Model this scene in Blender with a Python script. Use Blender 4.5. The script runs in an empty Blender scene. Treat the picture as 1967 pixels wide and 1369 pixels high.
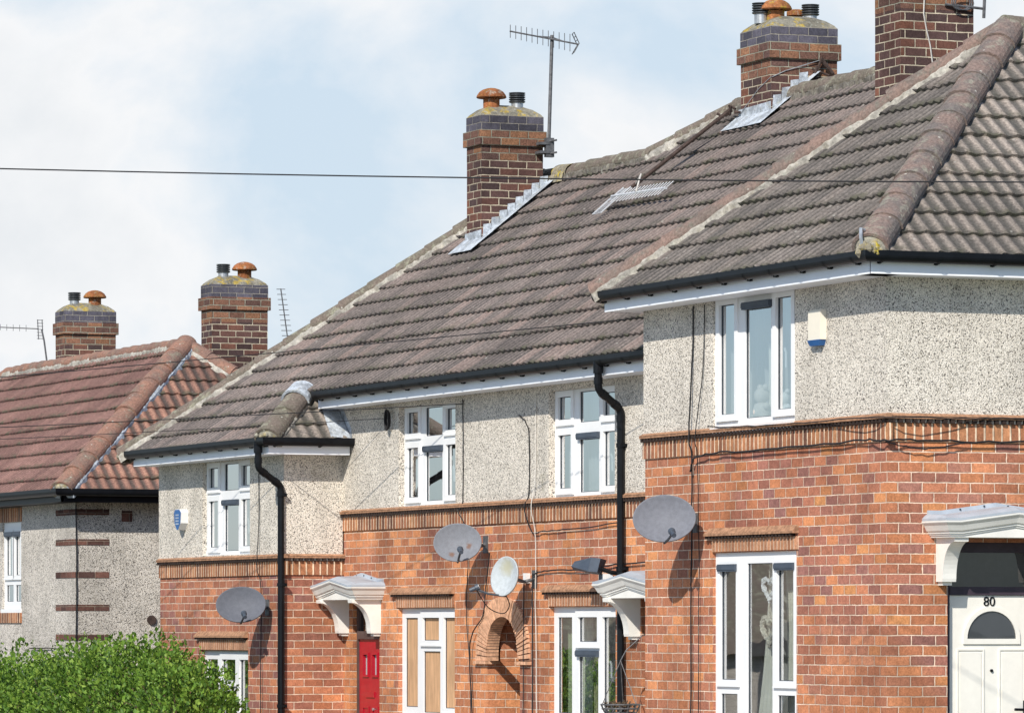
import bpy, bmesh, math, random
import numpy as np
from mathutils import Vector, Matrix
random.seed(7); rng = np.random.default_rng(11)
R = math.radians
scn = bpy.context.scene
col = scn.collection
TP = math.tan(R(39)); CP = math.cos(R(39)); SP = math.sin(R(39))

# ------------------------------------------------------------------ materials
class NT:
    def __init__(s, name, rough=.8, spec=.3):
        s.m = bpy.data.materials.new(name); s.m.use_nodes = True
        s.t = s.m.node_tree; s.n = s.t.nodes; s.l = s.t.links
        s.b = s.n['Principled BSDF']; s.b.inputs['Roughness'].default_value = rough
        s.b.inputs['Specular IOR Level'].default_value = spec
    def new(s, typ, **k):
        n = s.n.new(typ)
        for a, v in k.items(): setattr(n, a, v)
        return n
    def put(s, sock, v):
        if hasattr(v, 'is_output'): s.l.new(v, sock)
        elif isinstance(v, (tuple, list)) and len(v) == 3 and sock.type == 'RGBA': sock.default_value = (*v, 1)
        else: sock.default_value = v
    def math(s, op, a, b=0., c=None, clamp=False):
        n = s.new('ShaderNodeMath', operation=op, use_clamp=clamp)
        s.put(n.inputs[0], a); s.put(n.inputs[1], b)
        if c is not None: s.put(n.inputs[2], c)
        return n.outputs[0]
    def mix(s, f, a, b, mode='MIX'):
        n = s.new('ShaderNodeMix', data_type='RGBA', blend_type=mode, clamp_factor=True)
        s.put(n.inputs[0], f); s.put(n.inputs[6], a); s.put(n.inputs[7], b)
        return n.outputs[2]
    def ramp(s, f, stops, interp='LINEAR'):
        n = s.new('ShaderNodeValToRGB'); n.color_ramp.interpolation = interp
        e = n.color_ramp.elements
        while len(e) > 1: e.remove(e[-1])
        e[0].position = stops[0][0]; c = stops[0][1]; e[0].color = (*c, 1) if isinstance(c, tuple) else (c, c, c, 1)
        for p, c in stops[1:]:
            q = e.new(p); q.color = (*c, 1) if isinstance(c, tuple) else (c, c, c, 1)
        s.put(n.inputs[0], f); return n.outputs[0]
    def rng(s, v, a, b, c=0., d=1., smooth=True):
        n = s.new('ShaderNodeMapRange', interpolation_type='SMOOTHSTEP' if smooth else 'LINEAR')
        s.put(n.inputs[0], v); s.put(n.inputs[1], a); s.put(n.inputs[2], b); s.put(n.inputs[3], c); s.put(n.inputs[4], d)
        return n.outputs[0]
    def noise(s, vec, scale, det=3., rough=.5, out=0):
        n = s.new('ShaderNodeTexNoise'); n.inputs['Scale'].default_value = scale
        n.inputs['Detail'].default_value = det; n.inputs['Roughness'].default_value = rough
        if vec is not None: s.l.new(vec, n.inputs['Vector'])
        return n.outputs[out]
    def voro(s, vec, scale, feature='F1', out='Distance'):
        n = s.new('ShaderNodeTexVoronoi', feature=feature); n.inputs['Scale'].default_value = scale
        if vec is not None: s.l.new(vec, n.inputs['Vector'])
        return n.outputs[out]
    def white(s, vec):
        n = s.new('ShaderNodeTexWhiteNoise', noise_dimensions='3D'); s.l.new(vec, n.inputs['Vector'])
        return n.outputs['Value']
    def comb(s, x, y, z=0.):
        n = s.new('ShaderNodeCombineXYZ'); s.put(n.inputs[0], x); s.put(n.inputs[1], y); s.put(n.inputs[2], z)
        return n.outputs[0]
    def sep(s, v):
        n = s.new('ShaderNodeSeparateXYZ'); s.l.new(v, n.inputs[0]); return n.outputs
    def uv(s): return s.new('ShaderNodeUVMap', uv_map='UVMap').outputs[0]
    def pos(s): return s.new('ShaderNodeNewGeometry').outputs['Position']
    def bump(s, h, dist=.01, strength=1.):
        n = s.new('ShaderNodeBump'); n.inputs['Distance'].default_value = dist; n.inputs['Strength'].default_value = strength
        s.l.new(h, n.inputs['Height']); s.l.new(n.outputs[0], s.b.inputs['Normal'])
    def col(s, c): s.put(s.b.inputs['Base Color'], c)

def plain(name, c, rough=.5, spec=.4, metal=0., var=.12, scale=9., bump=0.):
    g = NT(name, rough, spec); g.b.inputs['Metallic'].default_value = metal
    p = g.pos(); n = g.noise(p, scale, 5., .6)
    k = g.rng(n, .3, .7, 1 - var, 1 + var)
    m = g.mix(1., c, g.comb(k, k, k), 'MULTIPLY'); g.col(m)
    if bump: g.bump(n, bump)
    return g.m

def brick(name, stops, mortar, L=.229, H=.0857, mw=.0115, patch=None, soldier=False, stain=.35, mottle=.25):
    g = NT(name, .92, .15)
    u0, v0, _ = g.sep(g.uv())
    if soldier: u0, v0 = v0, u0
    p = g.pos()
    wob = g.noise(p, 22., 2.); wob2 = g.noise(p, 5., 1.)
    du = g.math('MULTIPLY', g.math('SUBTRACT', wob, .5), .010)
    dv = g.math('ADD', g.math('MULTIPLY', g.math('SUBTRACT', wob2, .5), .008), g.math('MULTIPLY', g.math('SUBTRACT', wob, .5), .006))
    v = g.math('DIVIDE', g.math('ADD', v0, dv), H)
    row = g.math('FLOOR', v); fv = g.math('FRACT', v)
    off = g.math('MULTIPLY', g.math('MODULO', g.math('ADD', row, 1000.), 2.), 0. if soldier else .5)
    jit = g.math('MULTIPLY', g.white(g.comb(row, 3.3, 1.)), .08)
    u = g.math('ADD', g.math('DIVIDE', g.math('ADD', u0, du), L), g.math('ADD', off, jit))
    cu = g.math('FLOOR', u); fu = g.math('FRACT', u)
    au_ = g.math('MULTIPLY', g.math('ABSOLUTE', g.math('SUBTRACT', fu, .5)), 2.); av_ = g.math('MULTIPLY', g.math('ABSOLUTE', g.math('SUBTRACT', fv, .5)), 2.)
    rnd = g.white(g.comb(cu, row, 2.)); rnd2 = g.white(g.comb(cu, row, 9.))
    c = g.ramp(rnd, stops)
    if patch:
        pn = g.rng(g.noise(p, .55, 2.), .42, .6)
        c = g.mix(g.math('MULTIPLY', pn, patch[1]), c, g.ramp(rnd2, patch[0]))
    k = g.rng(rnd2, 0., 1., .82, 1.18, False)
    f = g.noise(p, 60., 4., .65)
    k = g.math('MULTIPLY', k, g.rng(f, .25, .75, 1 - mottle, 1 + mottle)); k = g.math('MULTIPLY', k, g.rng(g.noise(p, 17., 4., .6), .3, .7, .86, 1.14)); k = g.math('MULTIPLY', k, g.rng(g.math('MAXIMUM', au_, av_), .72, .98, 1., .84))
    c = g.mix(1., c, g.comb(k, k, k), 'MULTIPLY')
    au = g.math('MULTIPLY', g.math('ABSOLUTE', g.math('SUBTRACT', fu, .5)), 2 * 1.)
    av = g.math('MULTIPLY', g.math('ABSOLUTE', g.math('SUBTRACT', fv, .5)), 2 * 1.)
    wj = g.math('MULTIPLY', g.math('SUBTRACT', g.noise(p, 35., 2.), .5), .010)
    mu = g.rng(g.math('ADD', au, g.math('DIVIDE', wj, L)), 1 - (mw * 1.25) / L, 1 - (mw * .8) / L)
    mv = g.rng(g.math('ADD', av, g.math('DIVIDE', wj, H)), 1 - (mw * 1.25) / H, 1 - (mw * .8) / H)
    mask = g.math('MAXIMUM', mu, mv)
    mn = g.rng(g.noise(p, 14., 4.), .3, .7, .75, 1.15)
    mc = g.mix(1., mortar, g.comb(mn, mn, mn), 'MULTIPLY')
    mc = g.mix(g.rng(g.noise(p, 1.7, 4., .6), .48, .66, 0., .6), mc, tuple(x * .62 for x in mortar))
    c = g.mix(mask, c, mc)
    st = g.rng(g.noise(p, .9, 5., .65), .35, .75, 1.06, 1 - stain)
    c = g.mix(1., c, g.comb(st, st, st), 'MULTIPLY')
    g.col(c)
    h = g.math('SUBTRACT', g.math('MULTIPLY', f, .25), mask)
    g.bump(h, .006)
    return g.m

def pebble(name, tint=(1, 1, 1), dark=.3):
    g = NT(name, .95, .1); p = g.pos()
    wv = g.new('ShaderNodeVectorMath', operation='ADD')
    g.l.new(p, wv.inputs[0]); 
    ns = g.new('ShaderNodeVectorMath', operation='SCALE'); ns.inputs['Scale'].default_value = .012
    g.l.new(g.noise(p, 30., 2., .5, 1), ns.inputs[0]); g.l.new(ns.outputs[0], wv.inputs[1])
    q = wv.outputs[0]
    cc = g.voro(q, 108., 'F1', 'Color'); dd = g.voro(q, 108., 'F1', 'Distance')
    r, gg, b = g.sep(cc)
    c = g.ramp(r, [(0, (.09, .085, .08)), (.11, (.20, .185, .165)), (.2, (.50, .46, .40)), (.4, (.70, .65, .575)), (.75, (.82, .765, .685)), (1, (.90, .85, .77))])
    gap = g.rng(dd, .55, .95)
    c = g.mix(g.math('MULTIPLY', gap, .55), c, (.16, .145, .13))
    n1 = g.rng(g.noise(p, 1.3, 5., .65), .35, .75, 1.05, 1 - dark)
    z_ = g.sep(p)[2]; vs_ = g.noise(g.comb(g.math('MULTIPLY', g.sep(p)[0], 5.), g.math('MULTIPLY', g.sep(p)[1], 5.), g.math('MULTIPLY', z_, .5)), 1., 4., .6)
    n1 = g.math('MULTIPLY', n1, g.rng(vs_, .5, .75, 1., .86))
    c = g.mix(1., c, g.comb(n1, n1, n1), 'MULTIPLY')
    alg = g.rng(g.noise(p, 2.6, 5., .7), .6, .74, 0., .22)
    c = g.mix(alg, c, (.36, .33, .20)); c = g.mix(1., c, tint, 'MULTIPLY')
    g.col(c); g.bump(g.math('SUBTRACT', g.noise(q, 90., 2.), dd), .005)
    return g.m

def rooftile(name, stops, crest, trough, lich=.5):
    g = NT(name, .9, .2)
    u, v, _ = g.sep(g.uv()); p = g.pos()
    tu = g.math('FLOOR', g.math('MULTIPLY', u, .5)); tv = g.math('FLOOR', v); fv = g.math('FRACT', v)
    rnd = g.white(g.comb(tu, tv, 4.))
    c = g.ramp(rnd, stops)
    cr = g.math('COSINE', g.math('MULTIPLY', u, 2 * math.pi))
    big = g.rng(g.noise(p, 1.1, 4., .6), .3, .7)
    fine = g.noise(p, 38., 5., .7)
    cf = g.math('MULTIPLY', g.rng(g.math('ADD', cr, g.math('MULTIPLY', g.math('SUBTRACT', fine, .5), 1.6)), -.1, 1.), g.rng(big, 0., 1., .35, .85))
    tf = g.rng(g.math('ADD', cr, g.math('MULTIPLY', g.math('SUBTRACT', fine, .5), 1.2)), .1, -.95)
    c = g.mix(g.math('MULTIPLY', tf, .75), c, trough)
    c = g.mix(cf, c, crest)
    k = g.rng(fine, .25, .75, .66, 1.36)
    k = g.math('MULTIPLY', k, g.rng(g.noise(p, .45, 3.), .3, .7, .86, 1.14))
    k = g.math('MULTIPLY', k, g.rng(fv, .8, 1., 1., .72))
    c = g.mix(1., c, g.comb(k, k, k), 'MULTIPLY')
    moss = g.math('MULTIPLY', g.rng(g.noise(p, 5., 5., .7), .46, .64), g.rng(fv, .42, .0, 0., .9)); k2 = g.rng(rnd, 0., 1., .9, 1.1, False); c = g.mix(1., c, g.comb(k2, k2, k2), 'MULTIPLY')
    c = g.mix(moss, c, (.10, .098, .068))
    ld = g.voro(p, 5.5, 'F1', 'Distance')
    l = g.math('MULTIPLY', g.rng(g.math('ADD', ld, g.math('MULTIPLY', g.math('SUBTRACT', fine, .5), .14)), .10, .04), lich)
    c = g.mix(l, c, (.42, .40, .36))
    g.col(c); g.bump(fine, .006)
    return g.m

def hiptile(name, base, red, lich=(.30, .29, .23)):
    g = NT(name, .9, .2); p = g.pos()
    n = g.noise(p, 3.5, 5., .65); f = g.noise(p, 40., 5., .7)
    c = g.mix(g.rng(n, .35, .62), base, red)
    c = g.mix(g.math('MULTIPLY', g.rng(g.noise(p, 8., 6., .7), .5, .66), .7), c, lich)
    k = g.rng(f, .25, .75, .65, 1.35); c = g.mix(1., c, g.comb(k, k, k), 'MULTIPLY')
    sp = g.rng(g.math('ADD', g.voro(p, 7., 'F1', 'Distance'), g.math('MULTIPLY', f, .12)), .17, .10)
    c = g.mix(g.math('MULTIPLY', sp, .75), c, (.55, .53, .47))
    g.col(c); g.bump(f, .008); return g.m

def glassmat(name, tint, refl=1., f0=.08, k=1.05, e=1.4):
    g = NT(name); g.n.remove(g.b)
    out = g.n['Material Output']
    tr = g.new('ShaderNodeBsdfTransparent'); tr.inputs[0].default_value = (*tint, 1)
    gl = g.new('ShaderNodeBsdfGlossy'); gl.inputs['Roughness'].default_value = .012
    gl.inputs[0].default_value = (refl, refl, refl, 1)
    nb = g.new('ShaderNodeBump'); nb.inputs['Distance'].default_value = .0009
    g.l.new(g.noise(g.pos(), 1.6, 1.), nb.inputs['Height']); g.l.new(nb.outputs[0], gl.inputs['Normal'])
    lw = g.new('ShaderNodeLayerWeight'); lw.inputs[0].default_value = .5
    f = g.math('ADD', f0, g.math('MULTIPLY', g.math('POWER', lw.outputs['Facing'], e), k), clamp=True)
    mx = g.new('ShaderNodeMixShader'); g.l.new(f, mx.inputs[0]); g.l.new(tr.outputs[0], mx.inputs[1]); g.l.new(gl.outputs[0], mx.inputs[2])
    g.l.new(mx.outputs[0], out.inputs[0]); return g.m

def lichened(name, base, amt=.5, yellow=(.42, .30, .05)):
    g = NT(name, .93, .15); p = g.pos()
    f = g.noise(p, 30., 5., .7)
    c = g.mix(g.rng(g.noise(p, 6., 4.), .35, .65), base, tuple(x * .6 for x in base))
    c = g.mix(g.math('MULTIPLY', g.rng(g.noise(p, 9., 5., .65), .5, .62), amt), c, yellow)
    c = g.mix(g.math('MULTIPLY', g.rng(g.noise(p, 13., 5., .65), .55, .65), .5), c, (.40, .40, .34))
    k = g.rng(f, .25, .75, .65, 1.3); c = g.mix(1., c, g.comb(k, k, k), 'MULTIPLY')
    g.col(c); g.bump(f, .008); return g.m

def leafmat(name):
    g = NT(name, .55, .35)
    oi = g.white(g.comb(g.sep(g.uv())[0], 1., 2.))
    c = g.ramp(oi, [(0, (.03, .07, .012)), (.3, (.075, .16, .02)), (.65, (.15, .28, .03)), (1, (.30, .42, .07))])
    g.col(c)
    tr = g.new('ShaderNodeBsdfTranslucent'); g.l.new(c, tr.inputs[0])
    mx = g.new('ShaderNodeMixShader'); mx.inputs[0].default_value = .3
    g.l.new(g.b.outputs[0], mx.inputs[1]); g.l.new(tr.outputs[0], mx.inputs[2])
    g.l.new(mx.outputs[0], g.n['Material Output'].inputs[0]); return g.m

def netmat(name, c, alpha):
    g = NT(name, .9, .1); g.col(c)
    out = g.n['Material Output']
    tl = g.new('ShaderNodeBsdfTranslucent'); tl.inputs[0].default_value = (*c, 1)
    m1 = g.new('ShaderNodeMixShader'); m1.inputs[0].default_value = .4
    g.l.new(g.b.outputs[0], m1.inputs[1]); g.l.new(tl.outputs[0], m1.inputs[2])
    tr = g.new('ShaderNodeBsdfTransparent')
    mx = g.new('ShaderNodeMixShader'); mx.inputs[0].default_value = alpha
    g.l.new(tr.outputs[0], mx.inputs[1]); g.l.new(m1.outputs[0], mx.inputs[2]); g.l.new(mx.outputs[0], out.inputs[0])
    return g.m

def woodboard(name, c):
    g = NT(name, .8, .2); p = g.pos()
    x, y, z = g.sep(p)
    n = g.noise(g.comb(g.math('MULTIPLY', x, 14.), g.math('MULTIPLY', y, 14.), g.math('MULTIPLY', z, 2.)), 1.6, 6., .65)
    k = g.rng(n, .3, .7, .82, 1.15)
    k = g.math('MULTIPLY', k, g.rng(g.noise(p, 2.2, 3.), .3, .7, .9, 1.08))
    g.col(g.mix(1., c, g.comb(k, k, k), 'MULTIPLY')); return g.m

def rustdish(name, c, spots, sc=9.):
    g = NT(name, .62, .2); p = g.pos()
    f = g.noise(p, 26., 4.)
    k = g.rng(f, .3, .7, .92, 1.08)
    c2 = g.mix(1., c, g.comb(k, k, k), 'MULTIPLY')
    pf = g.voro(p, 150., 'F1', 'Distance')
    c2 = g.mix(g.math('MULTIPLY', g.rng(pf, .35, .2), .35), c2, tuple(x * .35 for x in c))
    d = None
    for s in spots:
        v = g.new('ShaderNodeVectorMath', operation='DISTANCE'); g.l.new(p, v.inputs[0]); v.inputs[1].default_value = s[:3]
        q = g.rng(g.math('ADD', v.outputs['Value'], g.math('MULTIPLY', g.math('SUBTRACT', f, .5), .05)), s[3], s[3] * .35)
        d = q if d is None else g.math('MAXIMUM', d, q)
    if d is not None: c2 = g.mix(g.math('MULTIPLY', d, .8), c2, spots[0][4])
    g.col(c2); return g.m

M = {}
PEACH = (.80, .59, .45)
rb = [(0, (.285, .135, .115)), (.16, (.345, .145, .105)), (.5, (.415, .163, .100)), (.8, (.475, .185, .098)), (.92, (.54, .215, .098)), (1, (.61, .27, .11))]
ob = [(0, (.47, .185, .098)), (.5, (.53, .215, .10)), (1, (.60, .26, .115))]
M['brick'] = brick('red_brick', rb, PEACH, patch=(ob, .5), mw=.0098)
M['brick_mid'] = brick('orange_brick', rb, PEACH, patch=(ob, .95), mw=.0095)
M['brick_wing'] = brick('dark_red_brick', [(0, (.27, .13, .115)), (.3, (.34, .14, .10)), (.8, (.42, .165, .10)), (1, (.50, .20, .10))], PEACH, patch=(ob, .35), mw=.0098)
M['soldier'] = brick('soldier_brick', [(0, (.17, .085, .06)), (.3, (.32, .135, .075)), (.7, (.42, .18, .09)), (1, (.50, .24, .12))], (.84, .64, .46), L=20., H=.083, soldier=True, mw=.017)
M['hood'] = brick('hood_brick', [(0, (.42, .19, .105)), (.5, (.50, .235, .13)), (1, (.56, .28, .155))], (.80, .58, .42), L=20., H=.068, soldier=True, mw=.013)
cbr = [(0, (0.069, 0.047, 0.046)), (.4, (0.097, 0.056, 0.051)), (.8, (0.129, 0.066, 0.055)), (1, (0.193, 0.083, 0.056))]
M['brick_chim'] = brick('chimney_brick', cbr, (.56, .48, .36), mw=.0115, stain=.3)
M['brick_corb'] = brick('chimney_orange_brick', [(0, (0.110, 0.065, 0.056)), (.4, (0.175, 0.091, 0.066)), (.8, (0.242, 0.121, 0.076)), (1, (0.307, 0.155, 0.082))], (0.365, 0.346, 0.272), mw=.010, mottle=.45)
M['brick_blue'] = brick('engineering_brick', [(0, (.068, .066, .085)), (1, (.115, .108, .135))], (.36, .33, .29), mw=.008)
M['brick_dark'] = brick('brown_brick_band', [(0, (.08, .045, .04)), (1, (.17, .08, .06))], (.30, .23, .18), mw=.008, H=.12)
M['pebble'] = pebble('pebbledash', (1.0, .985, .965), dark=.16); M['pebble_far'] = pebble('grey_pebbledash', (.9, .89, .89), .3)
brown = [(0, (0.098, 0.086, 0.082)), (.4, (0.122, 0.105, 0.097)), (.8, (0.149, 0.121, 0.110)), (1, (0.182, 0.135, 0.119))]
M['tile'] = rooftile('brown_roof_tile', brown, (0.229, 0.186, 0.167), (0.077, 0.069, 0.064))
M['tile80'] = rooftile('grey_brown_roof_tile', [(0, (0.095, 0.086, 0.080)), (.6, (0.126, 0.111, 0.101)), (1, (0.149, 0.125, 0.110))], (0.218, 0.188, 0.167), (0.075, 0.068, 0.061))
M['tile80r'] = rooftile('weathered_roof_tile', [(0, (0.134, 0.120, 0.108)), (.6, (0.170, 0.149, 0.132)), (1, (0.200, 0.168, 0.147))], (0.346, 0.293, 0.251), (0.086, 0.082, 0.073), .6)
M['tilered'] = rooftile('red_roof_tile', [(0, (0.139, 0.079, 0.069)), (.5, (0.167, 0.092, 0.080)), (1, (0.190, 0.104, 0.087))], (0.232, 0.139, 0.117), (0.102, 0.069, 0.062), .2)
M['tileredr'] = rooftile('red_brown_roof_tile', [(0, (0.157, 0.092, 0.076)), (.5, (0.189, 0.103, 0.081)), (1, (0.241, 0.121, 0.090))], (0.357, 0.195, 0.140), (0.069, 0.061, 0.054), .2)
M['hip'] = hiptile('brown_hip_tile', (0.152, 0.133, 0.123), (0.227, 0.164, 0.140))
M['hipgrey'] = hiptile('grey_hip_tile', (0.150, 0.132, 0.103), (0.173, 0.138, 0.115), (0.310, 0.310, 0.230))
M['hipred'] = hiptile('red_hip_tile', (0.207, 0.131, 0.106), (0.300, 0.163, 0.117), (0.228, 0.207, 0.156))
M['mortar'] = lichened('mortar_bedding', (.45, .42, .37), .06); M['mortarg'] = lichened('grey_mortar', (.20, .18, .155), .12, (.3, .27, .15))
M['hipmauve'] = hiptile('mauve_hip_tile', (0.172, 0.135, 0.117), (0.232, 0.159, 0.132), (0.172, 0.164, 0.137))
M['moss'] = lichened('yellow_lichen_mortar', (.34, .30, .22), .9, (.50, .38, .03))
M['mossm'] = lichened('lichen_mortar', (.36, .34, .28), .35)
M['flaunch'] = lichened('flaunching', (.27, .25, .2), .8)
M['white'] = plain('white_pvc', (.80, .80, .80), .35, .4, var=.03, scale=3.)
M['fascia'] = plain('white_fascia', (.88, .90, .94), .4, .4, var=.04, scale=2.5)
M['stone'] = plain('white_fibreglass', (.78, .76, .71), .5, .4, var=.06, scale=4.)
M['black'] = plain('black_plastic', (.006, .007, .009), .4, .2, var=.2)
M['gasket'] = plain('dark_rubber', (.06, .07, .085), .6, .3)
M['vent'] = plain('blue_grey_vent', (.06, .075, .10), .5, .4)
M['lead'] = lichened('lead_flashing', (.52, .565, .62), .02)
M['leadroof'] = plain('grey_roof_sheet', (.40, .44, .49), .5, .4, var=.10, scale=5.)
M['steel'] = plain('galvanised_steel', (.45, .46, .47), .4, .5, .6, var=.15, scale=20.)
M['alu'] = plain('dull_aluminium', (.55, .56, .58), .5, .4, .2, var=.1)
M['darksteel'] = plain('weathered_steel', (.12, .12, .125), .55, .4, .3, var=.3, scale=25.)
M['rust'] = plain('rusty_pole', (.055, .036, .030), .8, .3, var=.4, scale=30.)
M['clay'] = lichened('terracotta', (0.357, 0.135, 0.057), .15)
M['clayl'] = lichened('lichened_terracotta', (.42, .17, .07), .75)
M['cowl'] = plain('cowl_slat', (.06, .065, .07), .4, .5, .4)
M['glass'] = glassmat('window_glass', (.88, .93, .95), f0=.12, k=.95, e=1.1)
M['glasslow'] = glassmat('window_glass_lower', (.86, .91, .92), f0=.08, k=.85, e=1.45)
M['glassd'] = glassmat('dark_glass', (.32, .34, .38), .6)
M['ply'] = woodboard('plywood', (.54, .325, .18))
M['redpaint'] = plain('red_paint', (.40, .008, .022), .3, .5, var=.08)
M['doorwhite'] = plain('white_door', (.80, .77, .70), .4, .4, var=.03)
M['brownwood'] = plain('brown_frame', (.085, .055, .05), .5, .4, var=.2)
M['plum'] = plain('dark_plum_frame', (.05, .035, .05), .5, .4, var=.15)
M['navy'] = plain('dark_lining', (.02, .022, .03), .6, .3)
M['wire'] = plain('cable_black', (.018, .018, .02), .6, .3)
M['wirew'] = plain('cable_white', (.55, .52, .48), .6, .3)
M['leaf'] = leafmat('hedge_leaf'); M['stem'] = plain('bark', (.10, .07, .045), .9, .2, var=.3)
M['net'] = netmat('net_curtain', (.78, .80, .82), .78)
M['curtain'] = plain('cream_curtain', (.72, .70, .60), .9, .1, var=.05)
M['green'] = plain('pale_green_curtain', (.42, .50, .33), .9, .1, var=.08)
M['pattern'] = plain('patterned_curtain', (.26, .25, .17), .9, .1, var=.7, scale=16.)
M['wicker'] = plain('wicker', (.62, .58, .48), .8, .2, var=.35, scale=60.)
M['ribbon'] = plain('white_wire', (.85, .85, .85), .6, .3)
M['blueplastic'] = plain('blue_plastic', (.02, .11, .32), .4, .5)
M['boxcream'] = plain('cream_plastic', (.80, .74, .62), .4, .4, var=.02)
M['plaster'] = plain('inner_plaster', (.45, .43, .40), .9, .1)
M['ground'] = plain('garden_ground', (.10, .12, .06), .95, .1, var=.4, scale=3., bump=.02)
M['asphalt'] = plain('asphalt', (.05, .05, .052), .9, .2, var=.25, scale=12., bump=.004)
M['flags'] = plain('pale_bounce_flags', (.38, .365, .335), .9, .2, var=.15, scale=2.)
M['pave'] = plain('paving', (.32, .31, .29), .9, .2, var=.2, scale=2.)
M['paint'] = plain('road_paint', (.75, .75, .72), .7, .2)

# ------------------------------------------------------------------ mesh helper
class MB:
    def __init__(s): s.v = []; s.f = []; s.m = []; s.uv = {}
    def add(s, pts): i = len(s.v); s.v += [tuple(p) for p in pts]; return i
    def face(s, idx, mat=0, uv=None):
        if uv: s.uv[len(s.f)] = uv
        s.f.append(tuple(idx)); s.m.append(mat)
    def poly(s, pts, mat=0, uv=None): i = s.add(pts); s.face(range(i, i + len(pts)), mat, uv)
    def hexa(s, p, mat=0):           # 8 pts: bottom loop, top loop
        i = s.add(p)
        for q in ((3, 2, 1, 0), (4, 5, 6, 7), (0, 1, 5, 4), (1, 2, 6, 5), (2, 3, 7, 6), (3, 0, 4, 7)): s.face([i + k for k in q], mat)
    def box(s, x0, x1, y0, y1, z0, z1, mat=0):
        s.hexa([(x0, y0, z0), (x1, y0, z0), (x1, y1, z0), (x0, y1, z0), (x0, y0, z1), (x1, y0, z1), (x1, y1, z1), (x0, y1, z1)], mat)
    def lbox(s, fr, a0, a1, d0, d1, z0, z1, mat=0):
        s.hexa([fr(a0, d0, z0), fr(a1, d0, z0), fr(a1, d1, z0), fr(a0, d1, z0), fr(a0, d0, z1), fr(a1, d0, z1), fr(a1, d1, z1), fr(a0, d1, z1)], mat)
    def tube(s, pts, r, n=8, mat=0, closed=False):
        P = [Vector(p) for p in pts]; k = len(P); rr = r if isinstance(r, (list, tuple)) else [r] * k
        prev = None; rings = []
        for i, p in enumerate(P):
            t = (P[min(i + 1, k - 1)] - P[max(i - 1, 0)]).normalized()
            if prev is None:
                a = Vector((0, 0, 1)) if abs(t.z) < .9 else Vector((1, 0, 0)); x = t.cross(a).normalized()
            else: x = (prev - t * prev.dot(t)).normalized()
            prev = x; y = t.cross(x)
            rings.append(s.add([p + (x * math.cos(2 * math.pi * j / n) + y * math.sin(2 * math.pi * j / n)) * rr[i] for j in range(n)]))
        for i in range(k - 1):
            for j in range(n): s.face((rings[i] + j, rings[i] + (j + 1) % n, rings[i + 1] + (j + 1) % n, rings[i + 1] + j), mat)
        s.face([rings[0] + j for j in range(n)][::-1], mat); s.face([rings[-1] + j for j in range(n)], mat)
    def lathe(s, c, prof, n=20, mat=0, axis=None):
        rings = []
        for r, z in prof: rings.append(s.add([(c[0] + r * math.cos(2 * math.pi * j / n), c[1] + r * math.sin(2 * math.pi * j / n), c[2] + z) for j in range(n)]))
        for i in range(len(prof) - 1):
            for j in range(n): s.face((rings[i] + j, rings[i] + (j + 1) % n, rings[i + 1] + (j + 1) % n, rings[i + 1] + j), mat)
        s.face([rings[0] + j for j in range(n)][::-1], mat); s.face([rings[-1] + j for j in range(n)], mat)
    def build(s, name, mats, parent=None, smooth=False, org=None):
        V = np.array(s.v, dtype=float)
        o = np.array(org) if org is not None else (V.min(0) + V.max(0)) / 2
        me = bpy.data.meshes.new(name); me.from_pydata((V - o).tolist(), [], s.f)
        mats = mats if isinstance(mats, (list, tuple)) else [mats]
        for m in mats: me.materials.append(m)
        me.polygons.foreach_set('material_index', s.m)
        uvl = me.uv_layers.new(name='UVMap')
        buf = np.zeros(len(me.loops) * 2)
        for p in me.polygons:
            ex = s.uv.get(p.index)
            nx, ny, nz = (abs(c) for c in p.normal)
            for k, li in enumerate(p.loop_indices):
                if ex: a, b = ex[k]
                else:
                    x, y, z = V[me.loops[li].vertex_index]
                    if nz > nx and nz > ny: a, b = x, y
                    elif ny >= nx: a, b = x, z
                    else: a, b = y, z
                buf[2 * li] = a; buf[2 * li + 1] = b
        uvl.data.foreach_set('uv', buf)
        if smooth: me.polygons.foreach_set('use_smooth', [True] * len(me.polygons))
        ob = bpy.data.objects.new(name, me); col.objects.link(ob)
        place(ob, Vector(o), parent)
        return ob

WORLD = {}
def place(ob, o, parent):
    WORLD[ob.name] = Vector(o)
    if parent is not None:
        ob.parent = parent; ob.location = Vector(o) - WORLD[parent.name]
    else: ob.location = o
def tag(o, label, cat, group=None, kind=None):
    o['label'] = label; o['category'] = cat
    if group: o['group'] = group
    if kind: o['kind'] = kind
    return o
def thing(name, loc, label, cat, group=None):
    o = bpy.data.objects.new(name, None); o.empty_display_size = .2; col.objects.link(o); place(o, Vector(loc), None)
    return tag(o, label, cat, group)
def structure(o, label, cat): tag(o, label, cat, kind='structure')

# wall frames: a along the wall, d outwards, z up
def FR(y): return lambda a, d, z: (a, y - d, z)         # front walls, facing -y
def SR(x): return lambda a, d, z: (x + d, a, z)         # side walls, facing +x

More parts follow.
